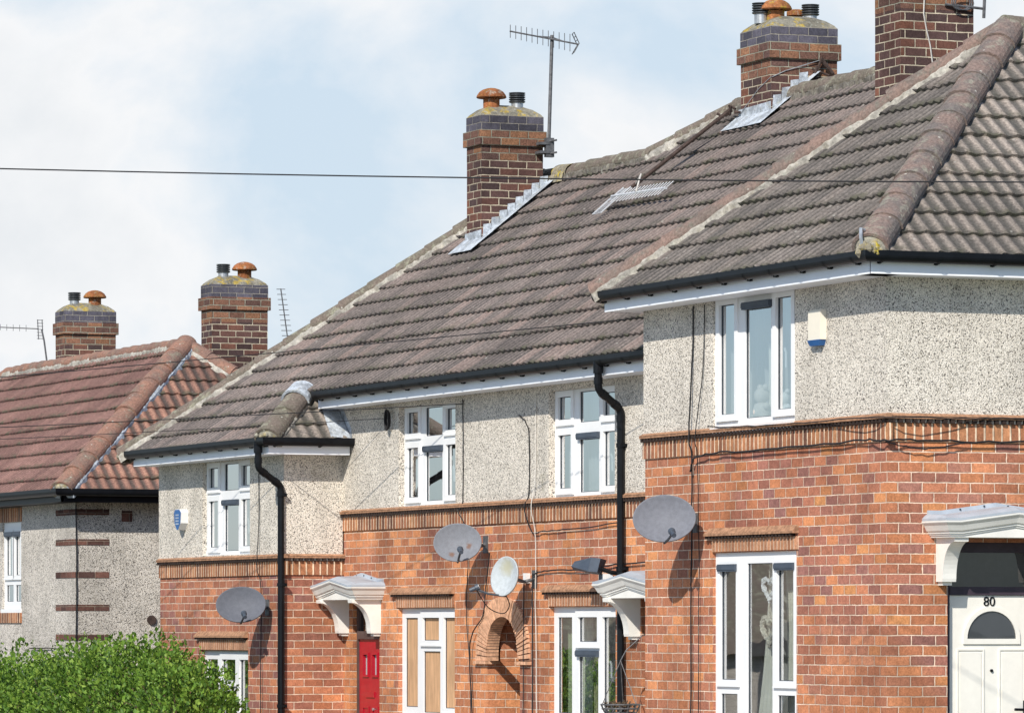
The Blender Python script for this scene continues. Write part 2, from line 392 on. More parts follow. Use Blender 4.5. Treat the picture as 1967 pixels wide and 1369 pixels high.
def plate(mb, fr, a0, a1, z0, z1, holes, d=0., depth=.1, mat=0, rmat=None, sides=False):
    A = sorted({a0, a1, *[h[0] for h in holes], *[h[1] for h in holes]}); Z = sorted({z0, z1, *[h[2] for h in holes], *[h[3] for h in holes]})
    A = [a for a in A if a0 <= a <= a1]; Z = [z for z in Z if z0 <= z <= z1]
    for i in range(len(A) - 1):
        for j in range(len(Z) - 1):
            ca, cz = (A[i] + A[i + 1]) / 2, (Z[j] + Z[j + 1]) / 2
            if any(h[0] < ca < h[1] and h[2] < cz < h[3] for h in holes): continue
            mb.poly([fr(A[i], d, Z[j]), fr(A[i + 1], d, Z[j]), fr(A[i + 1], d, Z[j + 1]), fr(A[i], d, Z[j + 1])], mat)
    rm = mat if rmat is None else rmat
    loops = list(holes) + ([(a0, a1, z0, z1)] if sides else [])
    for h in loops:
        c = [(h[0], h[2]), (h[1], h[2]), (h[1], h[3]), (h[0], h[3])]
        for k in range(4):
            (p, q), (r, t) = c[k], c[(k + 1) % 4]
            mb.poly([fr(p, d, q), fr(r, d, t), fr(r, d - depth, t), fr(p, d - depth, q)], rm)

# ------------------------------------------------------------------ roof tiles
GA = .307; PER = .15
def tiles(name, O, U, V, polys, mat, parent, seed=0, amp=.0115, th=.028, GA=.307):
    """O origin on eave, U along the eave, V up the slope; polys convex in (u,v)"""
    O, U, V = Vector(O), Vector(U).normalized(), Vector(V).normalized(); N = U.cross(V).normalized()
    if N.z < 0: N = -N
    rg = np.random.default_rng(seed + 5)
    bm = bmesh.new(); uvl = bm.loops.layers.uv.new('UVMap')
    for poly in polys:
        ua, ub = min(p[0] for p in poly) - .1, max(p[0] for p in poly) + .1
        va, vb = min(p[1] for p in poly), max(p[1] for p in poly)
        us = np.arange(math.floor(ua / PER) * PER, ub + PER / 8, PER / 8); nu = len(us)
        k0, k1 = int(math.floor(va / GA + .02)), int(math.ceil(vb / GA - .02))
        b2 = bmesh.new(); ul2 = b2.loops.layers.uv.new('UVMap')
        for k in range(k0, k1):
            tid = np.floor(us / (2 * PER)).astype(int)
            seedarr = (np.sin(tid * 12.9898 + k * 78.233) * 43758.5453) % 1.0
            jv = (seedarr - .5) * .016; jh = ((seedarr * 7.13) % 1 - .5) * .012
            w = amp * np.cos(2 * np.pi * us / PER)
            rows = [(k * GA + jv, w * .9 - .012, 0.), (k * GA + jv, w + th + jh, 0.), (k * GA + GA * .5 + 0 * jv, w + th * .5 + jh * .5, .5), (k * GA + GA + .03 + 0 * jv, w * .95 - .004, 1.)]
            vs = []
            for vv, hh, fv in rows:
                vs.append([b2.verts.new(O + U * float(us[i]) + V * float(vv[i]) + N * float(hh[i])) for i in range(nu)])
            for r in range(3):
                for i in range(nu - 1):
                    try: f = b2.faces.new((vs[r][i], vs[r][i + 1], vs[r + 1][i + 1], vs[r + 1][i]))
                    except ValueError: continue
                    f.smooth = r > 0
                    for l, (ii, rr) in zip(f.loops, ((i, r), (i + 1, r), (i + 1, r + 1), (i, r + 1))):
                        l[ul2].uv = (us[ii] / PER + 200.001, k + 100 + (.01 if rr < 2 else (.5 if rr == 2 else .99)))
        c = Vector((sum(p[0] for p in poly) / len(poly), sum(p[1] for p in poly) / len(poly)))
        for i in range(len(poly)):
            p, q = Vector(poly[i]), Vector(poly[(i + 1) % len(poly)])
            if abs(p.y - q.y) < 1e-6 and p.y <= va + 1e-6 and abs(va / GA - round(va / GA)) < .01: continue
            n2 = Vector((q.y - p.y, p.x - q.x)).normalized()
            if n2.dot(c - p) > 0: n2 = -n2
            bmesh.ops.bisect_plane(b2, geom=b2.verts[:] + b2.edges[:] + b2.faces[:], plane_co=O + U * p.x + V * p.y, plane_no=(U * n2.x + V * n2.y), clear_outer=True, dist=1e-5)
        tmp = bpy.data.meshes.new('tmp'); b2.to_mesh(tmp); b2.free(); bm.from_mesh(tmp); bpy.data.meshes.remove(tmp)
    me = bpy.data.meshes.new(name)
    for v in bm.verts: v.co -= O
    bm.to_mesh(me); bm.free(); me.materials.append(mat)
    ob = bpy.data.objects.new(name, me); col.objects.link(ob); place(ob, O, parent); return ob

def slope(L): return L / CP       # horizontal run to length on the slope

def hips(p0, p1, r, parent, mat, name='hip_tiles', seg=.42, lift=.0, mort=True, msides=(1, 1), mmat=None, extra=.035, plug=False):
    p0, p1 = Vector(p0), Vector(p1); T = (p1 - p0).normalized(); L = (p1 - p0).length
    up = Vector((0, 0, 1)); up = (up - T * up.dot(T)).normalized(); S = T.cross(up)
    mb = MB(); n = max(1, round(L / seg)); s = L / n; K = 12
    for i in range(n):
        a, b = i * s, (i + 1) * s + .03
        ro, ri = r * random.uniform(1.03, 1.07), r * random.uniform(.97, 1.0)
        h0 = lift + .012 + random.uniform(-.006, .006); sw = random.uniform(-.008, .008)
        prof = [(a, ro, h0, 1), (a, ro, h0, 0), (a + .05, ro * .99, h0 - .002, 0), ((a + b) / 2, (ro + ri) / 2, h0 - .006, 0), (b, ri, h0 - .012, 0)]
        ids = []
        for (t, rad, h, inner) in prof:
            rad2 = rad - .03 if inner else rad
            ids.append(mb.add([p0 + T * t + S * (rad2 * math.cos(R(-12 + 204 * j / K)) + sw) + up * (h + rad2 * math.sin(R(-12 + 204 * j / K)) * .82 - .03) for j in range(K + 1)]))
        for q in range(len(ids) - 1):
            for j in range(K): mb.face((ids[q] + j, ids[q] + j + 1, ids[q + 1] + j + 1, ids[q + 1] + j))
    hp = mb.build(name, mat, parent, smooth=False)
    if plug:
        mb = MB(); K2 = 14; rim = [p0 + T * .012 + S * (r * .97 * math.cos(R(-15 + 210 * j / K2))) + up * (r * .97 * math.sin(R(-15 + 210 * j / K2)) * .82 - .03) for j in range(K2 + 1)]
        c = p0 - T * .03 + up * .01; i = mb.add(rim + [c + S * random.uniform(-.02, .02)] + [p0 + T * .012 - up * .12 + S * r * .9, p0 + T * .012 - up * .12 - S * r * .9])
        for j in range(K2): mb.face((i + j, i + j + 1, i + K2 + 1))
        mb.face((i + K2, i + K2 + 3, i + K2 + 1)); mb.face((i + K2 + 3, i + K2 + 2, i + K2 + 1)); mb.face((i + K2 + 2, i, i + K2 + 1))
        for k in range(6):
            q = p0 - T * .02 + S * random.uniform(-r, r) * .8 + up * random.uniform(-.08, .04); rr = random.uniform(.02, .04); mb.lathe(q, [(rr * .4, -rr), (rr, -rr * .3), (rr * .9, rr * .4), (rr * .3, rr)], 7)
        mb.build('mortar_plug', M['mossm'], hp)
    if mort:
        mb = MB(); n = int(L / .05); ids = []
        for i in range(n + 1):
            t = L * i / n; w2 = .55 + .45 * math.sin(i * .37) * math.sin(i * .11 + 1); j = lambda a=.008: random.uniform(-a, a)
            el, er = (extra * w2 if msides[0] else -.04), (extra * w2 if msides[1] else -.04)
            ids.append(mb.add([p0 + T * t + S * (-(r + el) + j()) + up * (-.13), p0 + T * t + S * (-(r + el * .6) + j()) + up * (-.045 + j(.006)), p0 + T * t + S * (-r * .7) + up * .03,
                               p0 + T * t + S * (r * .7) + up * .03, p0 + T * t + S * ((r + er * .6) + j()) + up * (-.045 + j(.006)), p0 + T * t + S * ((r + er) + j()) + up * (-.13)]))
        for i in range(n):
            for k in range(5): mb.face((ids[i] + k, ids[i + 1] + k, ids[i + 1] + k + 1, ids[i] + k + 1))
        mb.face([ids[0] + k for k in range(6)])
        mb.build('mortar_bed', mmat or M['mortar'], hp)
    return hp

# ------------------------------------------------------------------ building parts
def gutter(parent, pts, ends, brackets, name='gutter'):
    """pts: horizontal polyline of gutter centres (x,y,z); open at the top"""
    P = [Vector(p) for p in pts]; mb = MB(); K = 10; r = .052; ids = []
    for i, p in enumerate(P):
        t0 = (P[i] - P[i - 1]).normalized() if i else None; t1 = (P[i + 1] - P[i]).normalized() if i < len(P) - 1 else None
        n0 = Vector((t0.y, -t0.x, 0)) if t0 else None; n1 = Vector((t1.y, -t1.x, 0)) if t1 else None
        if n0 and n1: n = (n0 + n1); n = n / (n.dot(n0))
        else: n = n0 or n1
        prof = [(r, .042)] + [(r * math.cos(R(180 * j / K)), -r * math.sin(R(180 * j / K))) for j in range(K + 1)] + [(-r, .042)]
        prof += [(-r + .006, .042)] + [(-(r - .006) * math.cos(R(180 * j / K)), -(r - .006) * math.sin(R(180 * j / K))) for j in range(K + 1)] + [(r - .006, .042)]
        ids.append((mb.add([p + n * a + Vector((0, 0, b)) for a, b in prof]), len(prof)))
    for i in range(len(P) - 1):
        a, m = ids[i]; b, _ = ids[i + 1]
        for j in range(m): mb.face((a + j, a + (j + 1) % m, b + (j + 1) % m, b + j))
    for e in (0, -1):
        a, m = ids[e]
        mb.face([a + j for j in range(0, K + 3)])
    g = mb.build(name, M['black'], parent)
    for i in range(len(P) - 1):
        t = (P[i + 1] - P[i]); L = t.length; t.normalize(); n = Vector((t.y, -t.x, 0)); k = int(L / .53)
        for q in range(k + 1):
            c = P[i] + t * min(L - .06, .12 + q * .53); mb = MB()
            rr = r + .006; ring = []
            for s in (-.013, .013):
                ring.append(mb.add([c + t * s + n * (rr * math.cos(R(180 * j / 8))) + Vector((0, 0, -rr * math.sin(R(180 * j / 8)))) for j in range(9)]))
            for j in range(8): mb.face((ring[0] + j, ring[0] + j + 1, ring[1] + j + 1, ring[1] + j))
            b = c - n * (r - .004)
            pts = [b - n * 0 + t * s + Vector((0, 0, z)) for s, z in ((-.014, -.062), (.014, -.062), (.014, .01), (-.014, .01))]
            p2 = [p + n * .012 for p in pts]; mb.hexa(pts + p2)
            a0 = c + Vector((0, 0, -rr)); mb.tube([a0, b + Vector((0, 0, -.06)) + n * .006], .007, 5)
            if brackets: mb.build('gutter_bracket', M['black'], g)
    return g

def window(parent, name, x0, z0, cols, W, ztop, yf, glass='glass', sill=True, label=None, boards=False):
    """cols: list of (a0,a1,[(zb,zt,sash,vent)]) relative to x0,z0; the window faces -y"""
    fr = FR(yf); mb = MB(); holes = []
    for a0, a1, ps in cols:
        for zb, zt, sash, vent in ps:
            s = .055 if sash else 0.
            holes.append((x0 + a0, x0 + a1, z0 + zb, z0 + zt))
    plate(mb, fr, x0, x0 + W, z0, z0 + ztop, holes, 0, .045, 0, sides=True)
    for a0, a1, ps in cols:
        for zb, zt, sash, vent in ps:
            A0, A1, B0, B1 = x0 + a0, x0 + a1, z0 + zb, z0 + zt
            if sash:
                s = .062
                plate(mb, fr, A0 - s, A1 + s, B0 - s, B1 + s, [(A0, A1, B0, B1)], .016, .016, 0, sides=True)
                mb.lbox(fr, A0 - s, A1 + s, .016, .024, B0 - s, B0 - s + .02)
            g = .007                                                 # rubber gasket round the pane
            plate(mb, fr, A0, A1, B0, B1, [(A0 + g, A1 - g, B0 + g, B1 - g)], -.012, .02, 1)
    if sill: mb.lbox(fr, x0 - .02, x0 + W + .02, -.02, .045, z0 - .05, z0)
    w = mb.build(name, [M['white'], M['gasket']], parent)
    if label: w['label'] = label
    for a0, a1, ps in cols:
        for zb, zt, sash, vent in ps:
            A0, A1, B0, B1 = x0 + a0, x0 + a1, z0 + zb, z0 + zt
            p = MB(); p.poly([fr(A0, -.02, B0), fr(A1, -.02, B0), fr(A1, -.02, B1), fr(A0, -.02, B1)])
            if boards: p.build('plywood_panel', M['ply'], w)
            else: p.build('pane', M[glass], w)
            if vent:
                v = MB(); v.lbox(fr, A0 - .02, A1 + .02, .0, .034, B1 - .035, B1 + .03); v.lbox(fr, A0 - .02, A1 + .02, .034, .04, B1 - .02, B1 + .02)
                v.build('trickle_vent', M['vent'], w)
            if sash == 2:
                h = MB(); zc = (B0 + B1) / 2 - .05
                h.tube([fr(A0 + .05, -.05, zc + .1), fr(A0 + .06, -.06, zc + .06), fr(A0 + .062, -.06, zc - .07)], .011, 6); h.build('handle', M['white'], w)
    return w

def upper_cols():
    c = (.11, .44), (.635, 1.12), (1.25, 1.565)
    return [(*c[0], [(.093, .63, 1, 0), (.785, 1.015, 1, 0)]), (*c[1], [(.045, .605, 0, 1), (.742, 1.05, 0, 0)]), (*c[2], [(.093, .63, 2, 0), (.785, 1.015, 1, 0)])]
def ground_cols():
    c = (.10, .46), (.635, 1.12), (1.25, 1.60)
    return [(*c[0], [(.11, 1.075, 0, 0)]), (*c[1], [(.055, .715, 0, 0), (.83, 1.075, 1, 0)]), (*c[2], [(.11, 1.075, 2, 0)])]

def course(parent, fr, a0, a1, zt, zb, name, teeth=True, proud=.0):
    """projecting tile creasing with a toothed underside above a row of soldier bricks"""
    mb = MB(); mb.lbox(fr, a0, a1, -.02, .018 + proud, zb, zt - .058)
    o = mb.build(name, M['soldier'], parent)
    m2 = MB(); m2.lbox(fr, a0 - .0, a1 + .0, -.02, .055, zt - .022, zt)
    m2.hexa([fr(a0, -.02, zt), fr(a1, -.02, zt), fr(a1, .06, zt), fr(a0, .06, zt), fr(a0, -.02, zt + .024), fr(a1, -.02, zt + .024), fr(a1, .018, zt + .024), fr(a0, .018, zt + .024)])
    m2.build('tile_creasing', M['clayl'] if False else M['crease'], o)
    m3 = MB(); n = int(round((a1 - a0) / .07))
    for i in range(n):
        a = a0 + (i + .25) * (a1 - a0) / n
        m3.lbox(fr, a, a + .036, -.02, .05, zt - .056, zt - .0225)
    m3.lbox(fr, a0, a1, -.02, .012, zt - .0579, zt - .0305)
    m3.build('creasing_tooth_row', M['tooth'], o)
    return o
M['crease'] = plain('tile_crease', (.36, .20, .12), .9, .15, var=.35, scale=25., bump=.006)
M['tooth'] = plain('painted_crease_shadow', (.04, .028, .024), .9, .15, var=.3, scale=25.)  # near-black tooth colour paints in the shadow line under the creasing

def hood(parent, x0, x1, zb, y):
    fr = FR(y); mb = MB()
    mb.lbox(fr, x0 + .09, x1, -.02, .014, zb, zb + .115)
    o = mb.build('lintel', M['hood'], parent)
    m2 = MB(); m2.lbox(fr, x0, x1, -.02, .06, zb + .142, zb + .165)
    m2.hexa([fr(x0, -.02, zb + .165), fr(x1, -.02, zb + .165), fr(x1, .055, zb + .165), fr(x0, .055, zb + .165), fr(x0 + .03, -.02, zb + .215), fr(x1, -.02, zb + .215), fr(x1, .012, zb + .215), fr(x0 + .03, .012, zb + .215)])
    m2.build('tile_creasing', M['crease'], o)
    m3 = MB(); n = int((x1 - x0) / .07)
    for i in range(n): a = x0 + .01 + i * .07; m3.lbox(fr, a, a + .036, -.02, .05, zb + .117, zb + .141)
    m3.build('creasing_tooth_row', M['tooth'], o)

def canopy(parent, fr, ac, z, w=.70, d=.42, label=None):
    """shallow pediment door canopy; z is the underside"""
    ws = w * .8
    def ring(ww, dd, zz, G):
        k = dd / d
        pts = [(-ww, -.0), (-ww, dd), (-ws * ww / w, dd), (0, dd), (ws * ww / w, dd), (ww, dd), (ww, -.0)]
        g = [0, 0, 0, G, 0, 0, 0]
        return [fr(ac + a, b, zz + h) for (a, b), h in zip(pts, g)]
    def loft(rs, mat_fn, mb):
        ids = [mb.add(r) for r in rs]
        for i in range(len(rs) - 1):
            for j in range(6): mb.face((ids[i] + j, ids[i] + j + 1, ids[i + 1] + j + 1, ids[i + 1] + j), mat_fn(i))
        return ids
    G = .07; i0, di = w - .085, d - .085
    mb = MB()
    rs = [ring(i0, di, 0, 0), ring(i0, di, .016, G), ring(i0 + .012, di + .012, .017, G), ring(i0 + .012, di + .012, .03, G), ring(i0 + .024, di + .024, .032, G), ring(i0 + .024, di + .024, .043, G),
          ring(i0 + .04, di + .04, .055, G), ring(i0 + .052, di + .052, .08, G), ring(i0 + .062, di + .062, .10, G), ring(i0 + .08, di + .08, .118, G), ring(w, d, .125, G), ring(w, d, .138, G)]
    ids = loft(rs, lambda i: 0, mb)
    mb.face([ids[0] + j for j in range(7)])
    c = mb.build('door_canopy', M['stone'], parent)
    if label: c['label'] = label
    mb = MB()
    rs = [ring(w - .004, d - .004, .139, G), ring(w - .004, d - .004, .16, G), ring(w - .03, d * .75, .185, G * 1.05), ring(w - .05, .03, .198, G * 1.0), ring(w - .05, .025, .23, G * 1.0), ring(w - .05, .0, .23, G * 1.0)]
    loft(rs, lambda i: 0, mb)
    for k in (-.45, -.15, .15, .45):
        p = Vector(fr(ac + k * w * 1.1, .03, .214 + G * 1.0 * max(0, 1 - abs(k * 1.1) / .8))); 
        mb.tube([p + Vector((0, 0, 0)), Vector(fr(ac + k * w * 1.1, .036, .214 + G * 1.0 * max(0, 1 - abs(k * 1.1) / .8)))], .009, 6, 1)
    zz = z
    for o_ in (mb,):
        o_.v = [(x, y, q + zz) for x, y, q in o_.v]
    mb.build('canopy_roof', [M['leadroof'], M['gasket']], c)
    for ob in (c,):
        ob.location.z += zz; WORLD[ob.name].z += zz
        for ch in ob.children: ch.location.z -= zz
    for sgn in (-1, 1):
        a0 = ac + sgn * (w - .2) - .065; mb = MB(); n = 12
        prof = [(0., z - .37), (.115, z - .37)]
        for i in range(n + 1):
            t = i / n * math.pi / 2; prof.append((.34 - .22 * math.cos(t) , z - .345 + .31 * math.sin(t)) if True else None)
        prof += [(.345, z), (0., z)]
        i0_ = mb.add([fr(a0, p, q) for p, q in prof]); i1_ = mb.add([fr(a0 + .13, p, q) for p, q in prof]); m = len(prof)
        mb.face([i0_ + k for k in range(m)]); mb.face([i1_ + k for k in range(m)][::-1])
        for k in range(m): mb.face((i0_ + k, i0_ + (k + 1) % m, i1_ + (k + 1) % m, i1_ + k))
        mb.lbox(fr, a0 + .02, a0 + .11, 0., .08, z - .40, z - .371)
        mb.build('canopy_bracket', M['stone'], c)
    return c

def chimney(parent, x0, x1, y0, y1, zb, zt, pots, brickm='brick_chim', label=None):
    """zt: top of the blue bricks; pots: list of (kind, fx, fy)"""
    mb = MB()
    def sh(e, a, b, mat): mb.box(x0 - e, x1 + e, y0 - e, y1 + e, a, b, mat)
    c = .0857
    sh(0, zb, zt - 6 * c, 0); sh(.001, zt - 6 * c, zt - 4 * c, 1); sh(.035, zt - 4 * c, zt - 2 * c, 1); sh(.006, zt - 2 * c, zt, 2)
    ch = mb.build('chimney', [M[brickm], M['brick_corb'], M['brick_blue']], parent)
    if label: ch['label'] = label
    mb = MB(); n = 4
    ring = []
    for k, (ins, h) in enumerate(((-.002, 0), (.02, .03), (.09, .085), (.17, .12), (.22, .135))):
        ins = min(ins, (x1 - x0) / 2 - .04); cx = []
        for (x, y, sx, sy) in ((x0, y0, 1, 1), (x1, y0, -1, 1), (x1, y1, -1, -1), (x0, y1, 1, -1)): cx.append((x + sx * ins, y + sy * ins, zt + h))
        ring.append(mb.add(cx))
    for k in range(4):
        for j in range(4): mb.face((ring[k] + j, ring[k] + (j + 1) % 4, ring[k + 1] + (j + 1) % 4, ring[k + 1] + j))
    mb.face([ring[4] + j for j in range(4)])
    mb.build('flaunching', M['flaunch'], ch)
    for kind, fx, fy in pots:
        c0 = (x0 + fx * (x1 - x0), y0 + fy * (y1 - y0), zt + .07); mb = MB()
        if kind.startswith('mush'):
            mt = M['clayl'] if kind == 'mushl' else M['clay']
            mb.lathe(c0, [(.095, 0), (.095, .135), (.08, .14)], 20)
            mb.lathe(c0, [(.165, .145), (.175, .155), (.165, .18), (.14, .215), (.10, .242), (.05, .258), (.012, .263)], 24)
            for k in range(5): a = 2 * math.pi * k / 5; mb.tube([(c0[0] + .085 * math.cos(a), c0[1] + .085 * math.sin(a), c0[2] + .13), (c0[0] + .085 * math.cos(a), c0[1] + .085 * math.sin(a), c0[2] + .16)], .012, 5)
            mb.build('chimney_pot', mt, ch, smooth=False)
        elif kind == 'cowl':
            mb.lathe(c0, [(.07, 0), (.07, .10), (.085, .105)], 18, 0)
            for q in range(4): mb.lathe((c0[0], c0[1], c0[2] + .108 + q * .026), [(.088, 0), (.096, .004), (.096, .014), (.084, .018)], 18, 1)
            mb.lathe((c0[0], c0[1], c0[2] + .1), [(.05, 0), (.05, .11)], 10, 1); mb.lathe((c0[0], c0[1], c0[2] + .212), [(.096, 0), (.096, .008)], 18, 1)
            mb.build('flue_cowl', [M['steel'], M['cowl']], ch)
        elif kind == 'stub':
            mb.lathe(c0, [(.07, 0), (.07, .12), (.10, .125), (.10, .17), (.06, .19)], 16); mb.build('chimney_pot', M['clayl'], ch)
    return ch

def flashing(ch, x1, y0, y1, zf, steps=8, front=True, x0=None):
    """stepped lead flashing on the side of a chimney (plane x1) and a strip along the slope"""
    mb = MB(); n = max(3, int((y1 - y0) / .095)); dy = (y1 - y0) / n; e = .007
    for i in range(n):
        ya, yb = y0 + i * dy, y0 + (i + 1) * dy
        mb.poly([(x1 + e, ya, zf(ya) - .05), (x1 + e, yb, zf(yb) - .05), (x1 + e, yb + .02, zf(yb) + .145), (x1 + e, ya + .02, zf(yb) + .13)])
    a, b = (y0 - .2, y1 + .1)
    mb.poly([(x1 - .01, a, zf(a) + .062), (x1 + .15, a, zf(a) + .062), (x1 + .15, b, zf(b) + .062), (x1 - .01, b, zf(b) + .062)])
    if front:
        mb.poly([(x0 - .05, y0 - .006, zf(y0) - .05), (x1 + .006, y0 - .006, zf(y0) - .05), (x1 + .006, y0 - .006, zf(y0) + .15), (x0 - .05, y0 - .006, zf(y0) + .13)])
        f = y0 - .2
        mb.poly([(x0 - .1, f, zf(f) + .06), (x1 + .0, f, zf(f) + .06), (x1, y0, zf(y0) + .06), (x0 - .1, y0, zf(y0) + .06)])
    mb.build('lead_flashing', M['lead'], ch)

# ================================================================== THE SETTING
def gz(x): return -1.75 + (.1 * max(x, -45.) if x < 0 else 0.)
def sheet(name, xs, ya, yb, dz, mat, label, cat):
    mb = MB(); prev = None
    for x in xs:
        i = mb.add([(x, ya, gz(x) + dz), (x, yb, gz(x) + dz)])
        if prev is not None: mb.face((prev, i, i + 1, prev + 1))
        prev = i
    o = mb.build(name, mat); structure(o, label, cat); return o
xs = [-900, -300, -45, -30, -20, -10, 0, 30, 90, 300, 900]
sheet('ground', xs, -900, 900, 0, M['ground'], 'grassy ground sloping down past the houses', 'ground')
sheet('road', xs, -17., -9.5, .004, M['asphalt'], 'dark asphalt road in front of the houses', 'road')
mb = MB(); prev = None
for x in xs:
    i = mb.add([(x, -9.5, gz(x) - .1), (x, -9.5, gz(x) + .12), (x, -9.36, gz(x) + .125), (x, -7.6, gz(x) + .125), (x, -7.6, gz(x) - .1)])
    if prev is not None:
        for k in range(4): mb.face((prev + k, i + k, i + k + 1, prev + k + 1))
    prev = i
structure(mb.build('pavement', M['pave']), 'kerbed pavement along the front gardens', 'pavement')

sheet('bounce_forecourt', xs, -7.6, .3, .006, M['flags'], 'unseen pale paving added to bounce light onto the house fronts', 'paving')  # added out of view, pale so it bounces light up under the eaves
# ================================================================== NUMBER 80 HOUSE
WX = -4.98
h80 = thing('terraced_house', (-2.5, 4, -1.75), 'nearest end house with white front door numbered 80 and projecting hipped roof', 'house', 'stepped row of brick and pebbledash houses')
W80 = dict(x0=-3.437, w=1.70)
cu80 = [(.115, .44, [(.115, 1.10, 1, 0)]), (.645, 1.175, [(.065, 1.065, 0, 1)]), (1.295, 1.61, [(.115, 1.10, 2, 0)])]
zg = -1.10
cg80 = [(.115, .46, [(.61, 1.617, 1, 1), (.10, .485, 0, 0)]), (.67, 1.19, [(.07, 1.65, 0, 0)]), (1.30, 1.645, [(.61, 1.617, 1, 1), (.10, .485, 0, 0)])]
# brick part of the walls
fw, sd = FR(0.), SR(0.)
mb = MB()
plate(mb, fw, WX, 0, -2.6, 1.70, [(-3.481, -1.744, zg, .65)], 0, .12)
DO = (.569, 1.50, -2.4, .70)
plate(mb, sd, 0, 8, -2.6, 1.70, [DO], 0, .3)
mb.poly([(WX, 0, -2.6), (WX, 8, -2.6), (WX, 8, 3.0), (WX, 0, 3.0)]); mb.poly([(WX, 8, -2.6), (0, 8, -2.6), (0, 8, 3.0), (WX, 8, 3.0)])
mb.build('brick_wall', M['brick'], h80)
mb = MB()
plate(mb, fw, WX, .018, 1.70, 3.0, [(-3.437, -1.738, 1.775, 2.94)], .018, .1)
plate(mb, sd, -.018, 8, 1.70, 3.0, [], .018)
mb.poly([(WX, -.018, 1.7), (WX, .02, 1.7), (WX, .02, 3), (WX, -.018, 3)])
mb.build('pebbledash_wall', M['pebble'], h80)
course(h80, fw, WX - .02, .06, 1.755, 1.545, 'string_course'); course(h80, sd, .0, 8, 1.755, 1.545, 'string_course')
window(h80, 'window', -3.437, 1.775, cu80, 1.70, 1.165, .02 - .018)
window(h80, 'window', -3.481, zg, cg80, 1.737, 1.75, .03, glass='glasslow')
hood(h80, -3.56, -1.70, .66, 0)
# fascia, soffit, gutter
mb = MB()
mb.box(-5.24, .29, -.30, -.275, 2.921, 3.10); mb.box(.275, .30, -.30, 8.2, 2.921, 3.10)
mb.box(-5.24, .275, -.275, -.019, 2.921, 2.933); mb.box(.019, .275, -.275, 8.2, 2.921, 2.933)
mb.box(-5.24, -5.215, -.275, 6, 2.921, 3.10); mb.box(-5.215, -4.98, -.019, 6, 2.921, 2.933)
mb.build('fascia', M['fascia'], h80)
gutter(h80, [(-5.30, -.356, 3.066), (.356, -.356, 3.066), (.356, 8.3, 3.066)], 1, True)
ZE = 3.088; hw = 2.845
AP = (-2.485, 2.485, ZE + hw * TP)
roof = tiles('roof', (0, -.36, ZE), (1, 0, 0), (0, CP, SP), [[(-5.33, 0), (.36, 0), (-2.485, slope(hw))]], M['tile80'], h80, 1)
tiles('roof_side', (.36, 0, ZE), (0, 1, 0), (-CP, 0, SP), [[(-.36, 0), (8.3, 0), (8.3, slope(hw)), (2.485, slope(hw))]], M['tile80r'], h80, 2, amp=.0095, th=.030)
mb = MB(); mb.poly([(-5.33, -.36, ZE), AP, (-2.485, 8.3, AP[2]), (-5.33, 8.3, ZE)]); mb.poly([(-5.33, 8.3, ZE), (.36, 8.3, ZE), (-2.485, 8.3, AP[2])])
mb.build('roof_rear', M['tile80'], h80)
rid = hips((.36 - .05, -.36 + .05, ZE + .05 * TP + .02), (AP[0], AP[1], AP[2] + .02), .155, h80, M['hip'], msides=(0, 0), extra=.0, plug=True)
hips((-5.33, -.36, ZE + .03), (AP[0], AP[1], AP[2] + .03), .135, h80, M['hipmauve'], msides=(0, 1), extra=.045)
hips((AP[0], AP[1] - .05, AP[2] + .02), (AP[0], 8.3, AP[2] + .02), .145, h80, M['hipgrey'], name='ridge_tiles', msides=(1, 1), extra=.03, mmat=M['mortarg'])
mb = MB()      # mortar plug and hip iron at the hip foot
for k in range(9):
    c = Vector((.30, -.33, ZE + .015)) + Vector((random.uniform(-.13, .1), random.uniform(-.06, .05), random.uniform(-.02, .07))); r = random.uniform(.025, .05)
    mb.lathe(c, [(r * .4, -r), (r, -r * .3), (r * .9, r * .4), (r * .3, r)], 7)
plug = mb.build('mortar_plug', M['moss'], h80)
mb = MB(); mb.tube([(.33, -.39, ZE + .0), (.33, -.41, ZE + .12), (.31, -.40, ZE + .20), (.29, -.36, ZE + .19)], .016, 6); mb.build('hip_iron', M['steel'], h80)
# door 80
mb = MB(); dx = -.10
d0, d1 = .60, 1.47
mb.box(dx - .06, dx + .012, DO[0], d0 + .035, -2.4, .70); mb.box(dx - .06, dx + .012, d1 - .03, DO[1], -2.4, .70)
mb.box(dx - .06, dx + .02, d0 + .035, d1 - .03, .255, .325); mb.box(dx - .06, dx + .03, DO[0] + .0, DO[1], .615, .70)
dr = mb.build('door_frame', M['plum'], h80)
mb = MB(); mb.poly([(dx - .02, d0 + .035, .325), (dx - .02, d1 - .03, .325), (dx - .02, d1 - .03, .615), (dx - .02, d0 + .035, .615)]); mb.build('transom_pane', M['glassd'], dr)
P0, P1 = d0 + .04, d1 - .034
mb = MB()
mb.box(dx - .05, dx, P0, P1, -2.3, .252)
pc = (P0 + P1) / 2
def ribbon_frame(mb, fr, a0, a1, z0, z1, w, d0_, d1_):
    mb.lbox(fr, a0, a1, d0_, d1_, z0, z0 + w); mb.lbox(fr, a0, a1, d0_, d1_, z1 - w, z1); mb.lbox(fr, a0, a0 + w, d0_, d1_, z0 + w, z1 - w); mb.lbox(fr, a1 - w, a1, d0_, d1_, z0 + w, z1 - w)
fd = SR(dx)
for s in (-1, 1):
    a = pc + s * .20
    ribbon_frame(mb, fd, a - .13, a + .13, -1.05, -.20, .014, .0005, .010); mb.lbox(fd, a - .10, a + .10, .0005, .008, -1.02, -.23)
nn = 20; zc = -.115; ro = .272; ri = .235
pts_o = [(pc + ro * math.cos(math.pi * k / nn), zc + ro * math.sin(math.pi * k / nn)) for k in range(nn + 1)]
